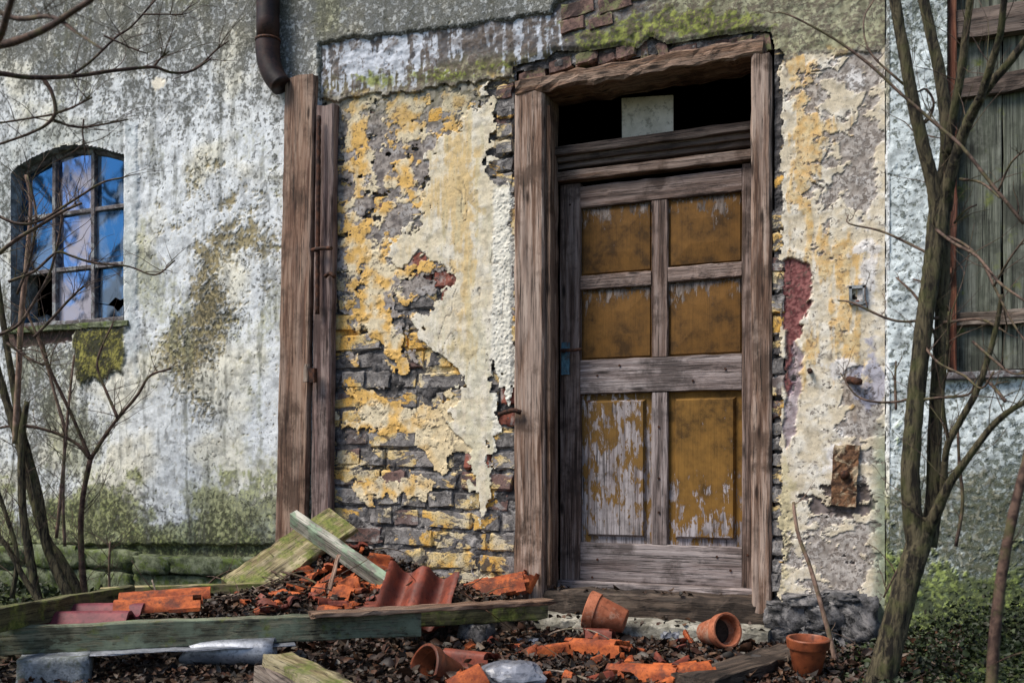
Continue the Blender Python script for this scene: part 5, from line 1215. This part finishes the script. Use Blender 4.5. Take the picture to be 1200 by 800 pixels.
# ---- many-stemmed tree in front of the right pier
tr = empty('bare_tree', G(1030, 815, 0)); tag(tr, 'bare tree with a rough forked trunk in front of the boarded window', 'tree')
t_ = 3.42
m = MB(); base = G(1012, 838, 0.0)
st(m, [(1010, 862, 21), (1024, 822, 17.5), (1041, 762, 15.5), (1056, 705, 14.5), (1068, 664, 14), (1078, 634, 13.5), (1084, 606, 10)], t_, 28, 12, 0.05)
m.build('trunk', MT['bark'], tr)
stems = []
def stem(pts, t0=t_, t1=None, sides=20, mat='bark', name='stem'):
    if pts[-1][1] < 60:                                  # carry the stem on up, thinning out
        (xa_, ya_, _), (xb_, yb_, rb_) = pts[-2], pts[-1]; L_ = math.hypot(xb_ - xa_, yb_ - ya_)
        for k_, f_ in ((1, .8), (2, .6), (3, .4), (4, .2)): pts = pts + [(xb_ + (xb_ - xa_) / L_ * 60 * k_ + (k_ % 2) * 12, yb_ + (yb_ - ya_) / L_ * 75 * k_, rb_ * f_)]
    m = MB(); o = st(m, pts, t0, sides, 9, 0.05, t1); stems.append(o); m.build(name, MT[mat], tr)
stem([(1076, 650, 12), (1069, 600, 11), (1067, 545, 10.5), (1072, 480, 10), (1079, 410, 10), (1087, 350, 10), (1096, 290, 11), (1101, 245, 12), (1100, 222, 10)])
stem([(1086, 640, 12), (1094, 585, 9), (1095, 520, 8), (1099, 440, 7.5), (1104, 370, 8), (1104, 305, 9), (1102, 250, 10)], t_ + .03)
stem([(1101, 250, 11), (1093, 214, 8), (1081, 168, 7.3), (1070, 120, 7), (1061, 70, 6.6), (1052, 20, 6.2), (1044, -40, 6)], t_, 3.3)
stem([(1103, 248, 10), (1107, 205, 8), (1110, 165, 7.5), (1107, 125, 7), (1100, 80, 6.5), (1090, 35, 6), (1078, -30, 6)], t_ + .02, 3.55)
stem([(1105, 246, 10), (1114, 205, 7), (1126, 165, 6.2), (1140, 132, 5.8), (1156, 105, 5.3), (1185, 70, 4.8), (1215, 30, 4)], t_, 2.9)
stem([(1110, 180, 6), (1118, 130, 5), (1127, 80, 5), (1133, 30, 4), (1142, -30, 4)], t_, 3.1)
stem([(1148, 118, 5), (1160, 80, 4.5), (1172, 40, 4), (1180, -20, 3.5)], 3.2, 2.8)
stem([(1083, 628, 9), (1098, 598, 6.5), (1113, 566, 5.2), (1136, 534, 4.2), (1161, 501, 3.8), (1184, 481, 3.4), (1215, 464, 3)], t_, 3.1)
stem([(1106, 575, 5), (1107, 545, 4), (1111, 520, 4), (1124, 495, 4), (1141, 465, 4), (1154, 432, 3.5), (1167, 385, 3), (1174, 345, 2.5)], t_, 3.2, 7)
stem([(1112, 522, 2.5), (1105, 470, 2.2), (1110, 410, 2), (1112, 365, 1.6)], t_, 3.3, 6)
m = MB(); rn = random.Random(41); tw = []
for pts, a, b in [
        ([(1101, 372, 2), (1050, 376, 1.6), (1000, 355, 1.4), (982, 352, 1)], t_, 3.6), ([(1200, 262, 2.2), (1160, 213, 2.2), (1127, 172, 2), (1100, 148, 2), (1057, 111, 1.8), (1017, 74, 1.8), (975, 44, 1.5), (930, 20, 1.2), (912, 14, .8)], 3.0, 3.4),
        ([(1094, 300, 1.8), (1060, 283, 1.6), (1030, 270, 1.4), (995, 262, 1.0), (994, 252, .7)], t_, 3.7), ([(1078, 460, 2), (1055, 470, 1.6), (1020, 470, 1.3), (1000, 460, 1.1), (985, 437, .8)], t_, 3.6),
        ([(1105, 275, 2), (1128, 285, 1.8), (1150, 305, 1.8), (1165, 335, 1.6), (1185, 375, 1.4), (1205, 405, 1)], t_, 3.1), ([(1092, 265, 2), (1118, 285, 2), (1145, 300, 1.8), (1170, 330, 1.8), (1200, 352, 1.4)], t_, 2.9),
        ([(1165, 335, 1.6), (1182, 305, 1.4), (1202, 278, 1)], 3.15, 3.0), ([(1105, 378, 2), (1146, 374, 1.7), (1165, 381, 1.5), (1180, 388, 1), (1176, 360, .8)], t_, 3.2), ([(1098, 397, 1.5), (1075, 350, 1.6), (1050, 325, 1)], t_, 3.6),
        ([(1115, 365, 1.5), (1090, 335, 1.4), (1070, 327, 1)], t_, 3.5), ([(1080, 402, 1.5), (1100, 425, 1.5), (1130, 440, 1.5), (1150, 455, 1.2), (1165, 435, 1)], t_, 3.1), ([(1140, 400, 1.6), (1165, 422, 1.6), (1185, 437, 1.3), (1205, 437, 1)], 3.3, 3.0),
        ([(1065, 470, 1.8), (1100, 466, 1.8), (1135, 462, 1.6), (1143, 445, 1)], t_, 3.3), ([(1073, 150, 2), (1088, 140, 1.8), (1094, 120, 1.6), (1085, 105, 1.4), (1075, 108, 1)], t_, 3.4), ([(1050, 480, 1.6), (1049, 445, 1.5), (1050, 423, 1)], 3.55, 3.6),
        ([(1060, 100, 1.6), (1020, 62, 1.2), (1012, 25, 1), (1024, 0, .8)], 3.4, 3.6), ([(1170, 224, 1.5), (1184, 192, 1.3), (1202, 175, 1)], 3.0, 2.9), ([(1150, 440, 2), (1166, 455, 2), (1178, 470, 2.5)], 3.3, 3.15), ([(1125, 210, 1.8), (1150, 214, 1.5), (1172, 232, 1.2)], t_, 3.2),
        ([(1118, 262, 1.5), (1132, 246, 1.3), (1145, 240, 1)], t_, 3.4), ([(1035, 700, 1.2), (1060, 650, 1.2)], 3.5, 3.5)]:
    o = st(m, pts, a, 5, 4, 0.08, b); tw.append(o); sprout(m, o, rn, 2, (.05, .16), .0022)
for o in stems: sprout(m, o, rn, 9, (.1, .4), .0021)
tag(m.build('twigs', MT['bark_twig'], tr), kind='stuff')
# ---- red-brown whip at the right edge, thin stem beside the upright pot
def single(name, pts, t, label, mat, tw=3, t1=None, seed=1, cat='sapling'):
    root = empty(name, T(pts[0][0], pts[0][1], t)); tag(root, label, cat)
    m = MB(); o = st(m, pts, t, 8, 5, 0.06, t1); m.build('stem', MT[mat], root)
    rn = random.Random(seed)
    for _ in range(tw): m = MB(); sprout(m, o, rn, 1, (.05, .22), .002, .4, 0); m.build('twig', MT[mat], root)
single('sapling', [(1152, 912, 8), (1160, 830, 7), (1166, 740, 6.5), (1176, 660, 6), (1190, 590, 5.5), (1205, 530, 5), (1222, 440, 4)], 2.55, 'reddish bare sapling right of the forked tree', 'bark_red', 5)
q = G(980, 783, 0)
single('sapling', [(981, 786, 3.2), (974, 752, 3), (966, 722, 2.8), (957, 690, 2.6), (948, 660, 2.4), (936, 628, 2.2), (931, 600, 2), (930, 588, 1.8)], 3.86, 'thin pale brown bare stem beside the upright pot', 'bark_cane', 3, 3.95, 4)
single('sapling', [(1120, 640, 2), (1128, 590, 2), (1124, 540, 1.8), (1122, 490, 1.2)], 3.9, 'spindly grey sapling before the mossy wall under the boarded window', 'bark_twig', 4, None, 6)
# ---- shrub before the arched window
sh = empty('bare_shrub', G(96, 708, 0)); tag(sh, 'bare many-stemmed shrub in front of the arched window', 'shrub')
t_ = 5.45; acc = []
def cane(pts, mat='bark', t0=t_, t1=None, sides=7):
    m = MB(); o = st(m, pts, t0, sides, 5, 0.07, t1); acc.append(o); m.build('stem', MT[mat], sh)
cane([(100, 712, 8), (92, 694, 7), (70, 655, 6.5), (54, 632, 6), (44, 600, 5.5), (33, 560, 5), (20, 510, 5), (6, 465, 4.5), (-10, 410, 4)])
cane([(88, 712, 7), (72, 680, 6), (55, 640, 5.5), (47, 592, 5.5), (40, 560, 5), (32, 530, 5), (22, 490, 4.5), (14, 440, 4), (4, 380, 3.5), (-4, 320, 3)], t0=5.35)
cane([(48, 716, 5.5), (40, 680, 5), (33, 640, 5), (27, 600, 4.5), (25, 550, 4.5), (26, 505, 4), (32, 470, 3)], t0=5.3)
cane([(102, 710, 4.5), (98, 686, 4), (95, 640, 3.5), (95, 605, 3.2), (99, 570, 3), (106, 538, 3)], 'bark_red')
cane([(106, 538, 2.4), (90, 520, 2), (62, 506, 1.8), (25, 498, 1.6), (-5, 502, 1.4)], 'bark_red')
cane([(106, 538, 2.4), (90, 500, 2), (74, 465, 2), (58, 432, 1.8), (48, 400, 1.6), (30, 382, 1.4)], 'bark_red')
cane([(106, 538, 2.6), (122, 512, 2.2), (138, 490, 2), (161, 463, 1.8), (176, 440, 1.5), (201, 432, 1)], 'bark_red', t_, 5.6)
cane([(138, 490, 2), (126, 462, 1.7), (114, 430, 1.5), (120, 405, 1.2), (132, 380, 1)], 'bark_red', t_, 5.6)
cane([(18, 520, 3.6), (19, 490, 3.6), (22, 430, 3.4), (25, 370, 3.2), (31, 310, 2.8), (36, 240, 2), (30, 205, 1.5)], 'bark_cane', 5.3)
cane([(76, 640, 2), (74, 590, 1.8), (75, 540, 1.8), (80, 480, 1.6), (87, 416, 1.2)], 'bark_cane')
cane([(66, 630, 2), (72, 570, 2), (76, 510, 2), (66, 468, 1.8), (54, 425, 1.7), (40, 385, 1.5), (28, 360, 1.2)], 'bark_cane')
cane([(128, 700, 1.6), (128, 660, 1.4), (129, 634, 1)], 'bark_cane')
cane([(-5, 300, 2.4), (20, 280, 2.2), (50, 262, 2), (75, 247, 1.8), (96, 238, 1.4)], 'bark_twig', 5.0)
cane([(-8, 250, 2), (20, 262, 1.8), (48, 258, 1.6), (90, 232, 1.4), (120, 214, 1.2), (145, 208, .9)], 'bark_twig', 5.0)
cane([(10, 330, 1.8), (40, 318, 1.6), (66, 296, 1.5), (84, 300, 1.4), (110, 308, 1.3), (150, 312, 1.1), (182, 322, 1.0), (205, 305, .8)], 'bark_twig', 5.1)
cane([(0, 392, 2), (22, 380, 1.8), (42, 350, 1.6), (60, 315, 1.5), (72, 260, 1.3), (70, 225, 1)], 'bark_twig', 5.1)
cane([(40, 395, 1.8), (62, 372, 1.6), (82, 350, 1.4), (98, 335, 1)], 'bark_twig', 5.1)
cane([(8, 402, 1.6), (34, 420, 1.6), (52, 428, 1.3)], 'bark_twig', 5.1); cane([(20, 345, 1.6), (36, 300, 1.5), (42, 250, 1.4), (32, 205, 1)], 'bark_twig', 5.1)
cane([(14, 700, 3), (20, 650, 2.6), (6, 600, 2.4), (-8, 560, 2)], 'bark', 4.9); cane([(52, 712, 4), (30, 680, 3.4), (8, 640, 3), (-10, 620, 3)], 'bark', 4.9)
m = MB(); rn = random.Random(52)
for o in acc: sprout(m, o, rn, 16, (.08, .36), .0024)
tag(m.build('twigs', MT['bark_twig'], sh), kind='stuff')
# ---- tree standing left of the view, its branches reach over
ov = empty('overhanging_tree', T(-330, 900, 2.7)); ov.location.z = 0; WM[ov.name] = Matrix.Translation(ov.location)
tag(ov, 'dark bare branches of a tree reaching over the arched window', 'tree')
m = MB(); b0 = T(-330, 545, 2.7); m.tube([(b0.x, b0.y, -0.05, .11), (b0.x + .02, b0.y, .6, .095), (b0.x, b0.y + .03, 1.5, .085), (b0.x + .05, b0.y, 2.4, .07), (b0.x + .02, b0.y + .05, 3.6, .05)], 12, 6, 0.08); m.build('trunk', MT['bark'], ov)
acc = []
def bough(pts, t0, t1=None, mat='bark_red', sides=7):
    m = MB(); o = st(m, pts, t0, sides, 5, 0.07, t1); acc.append(o); m.build('branch', MT[mat], ov)
bough([(-330, 250, 9), (-150, 130, 7), (-40, 66, 5.5), (20, 48, 4.5), (55, 33, 4), (85, 14, 3.5), (118, -8, 3), (150, -40, 2.5)], 2.7, 1.9)
bough([(-330, 190, 8), (-180, 130, 7), (-60, 78, 6), (-20, 62, 5), (0, 42, 4.5), (8, 18, 4), (17, -12, 3.5), (25, -50, 3)], 2.7, 1.7)
bough([(-330, 150, 8), (-200, 110, 6), (-80, 90, 4.5), (-10, 86, 3.4), (25, 90, 3), (52, 91, 2.7), (90, 89, 2.4), (125, 84, 2.2), (160, 80, 2), (182, 79, 1.8), (200, 85, 1.7), (222, 84, 1.5), (240, 74, 1.2), (248, 68, .8)], 2.7, 3.4)
bough([(180, 79, 1.4), (187, 70, 1.2), (198, 60, .8)], 3.3); bough([(226, 82, 1.3), (238, 74, 1.1), (252, 60, 1), (268, 48, .7)], 3.38)
bough([(50, 92, 2.8), (58, 103, 2.5), (63, 116, 2.3), (65, 132, 2.2), (58, 143, 2), (45, 152, 1.7), (20, 162, 1.5), (-10, 172, 1.3)], 3.0)
bough([(65, 133, 1.6), (85, 126, 1.3), (108, 114, .9)], 3.0); bough([(62, 140, 1.7), (80, 147, 1.5), (98, 149, 1.4), (125, 145, 1.2), (150, 140, .9)], 3.0, 3.2); bough([(64, 134, 1.4), (40, 138, 1.2), (0, 144, 1.2), (-30, 146, 1.1)], 3.0)
bough([(84, 88, 1.6), (105, 73, 1.5), (122, 57, 1.4), (138, 42, 1.3), (152, 33, 1.2), (170, 14, 1.1), (190, -10, 1)], 3.15, 3.3); bough([(122, 42, 1.3), (140, 50, 1.1), (158, 58, 1), (173, 63, .7)], 3.2)
bough([(168, 17, 1), (190, 17, .8), (215, 17, .6)], 3.25); bough([(98, 140, 1), (97, 158, 1), (101, 178, .8)], 3.1)
bough([(-330, 220, 7), (-160, 60, 5), (-40, 10, 3.5), (20, 22, 3), (60, 20, 2.5), (92, 40, 2), (120, 58, 1.5)], 2.7, 2.0)
m = MB(); rn = random.Random(63)
for o in acc: sprout(m, o[len(o) // 3:], rn, 6, (.06, .26), .0016, 0.1)
tag(m.build('twigs', MT['bark_red'], ov), kind='stuff')
# ---- bare trees across the yard, seen only in the window panes
def bare_tree(x, y, hgt, seed, label):
    rn = random.Random(seed); root = empty('bare_tree', (x, y, 0)); tag(root, label, 'tree', 'bare trees across the yard')
    mt, mc = MB(), MB()
    def grow(m, p, d, L, r, lev):
        pts = []; p = Vector(p); n = 4
        for i in range(n + 1):
            pts.append((p.x, p.y, p.z, r * (1 - .45 * i / n))); d = (d + Vector((rn.uniform(-.22, .22), rn.uniform(-.22, .22), rn.uniform(-.05, .15)))).normalized(); p = p + d * (L / n)
        m.tube(pts, 7 if lev < 2 else 4, 2)
        if lev >= 4: return
        for _ in range(3 if lev else 5):
            i = rn.randint(1, 4); q = Vector(pts[i][:3]); a = rn.uniform(0, 6.28)
            nd = (d * .75 + Vector((math.cos(a), math.sin(a), rn.uniform(-.1, .6))) * .8).normalized()
            grow(mc, q, nd, L * rn.uniform(.5, .72), pts[i][3] * .62, lev + 1)
    grow(mt, (x, y, -.05), Vector((0, 0, 1)), hgt * .5, hgt * .022, 0)
    mt.build('trunk', MT['bark'], root); mc.build('crown', MT['bark'], root)
for k, (x, y, h_) in enumerate([(-8.6, -3.4, 5.5), (-9.2, -5.2, 6.5), (-7.6, -4.6, 5.0), (-10.6, -4.0, 6.5)]):
    bare_tree(x, y, h_, 70 + k, 'bare tree across the yard mirrored in the arched window')
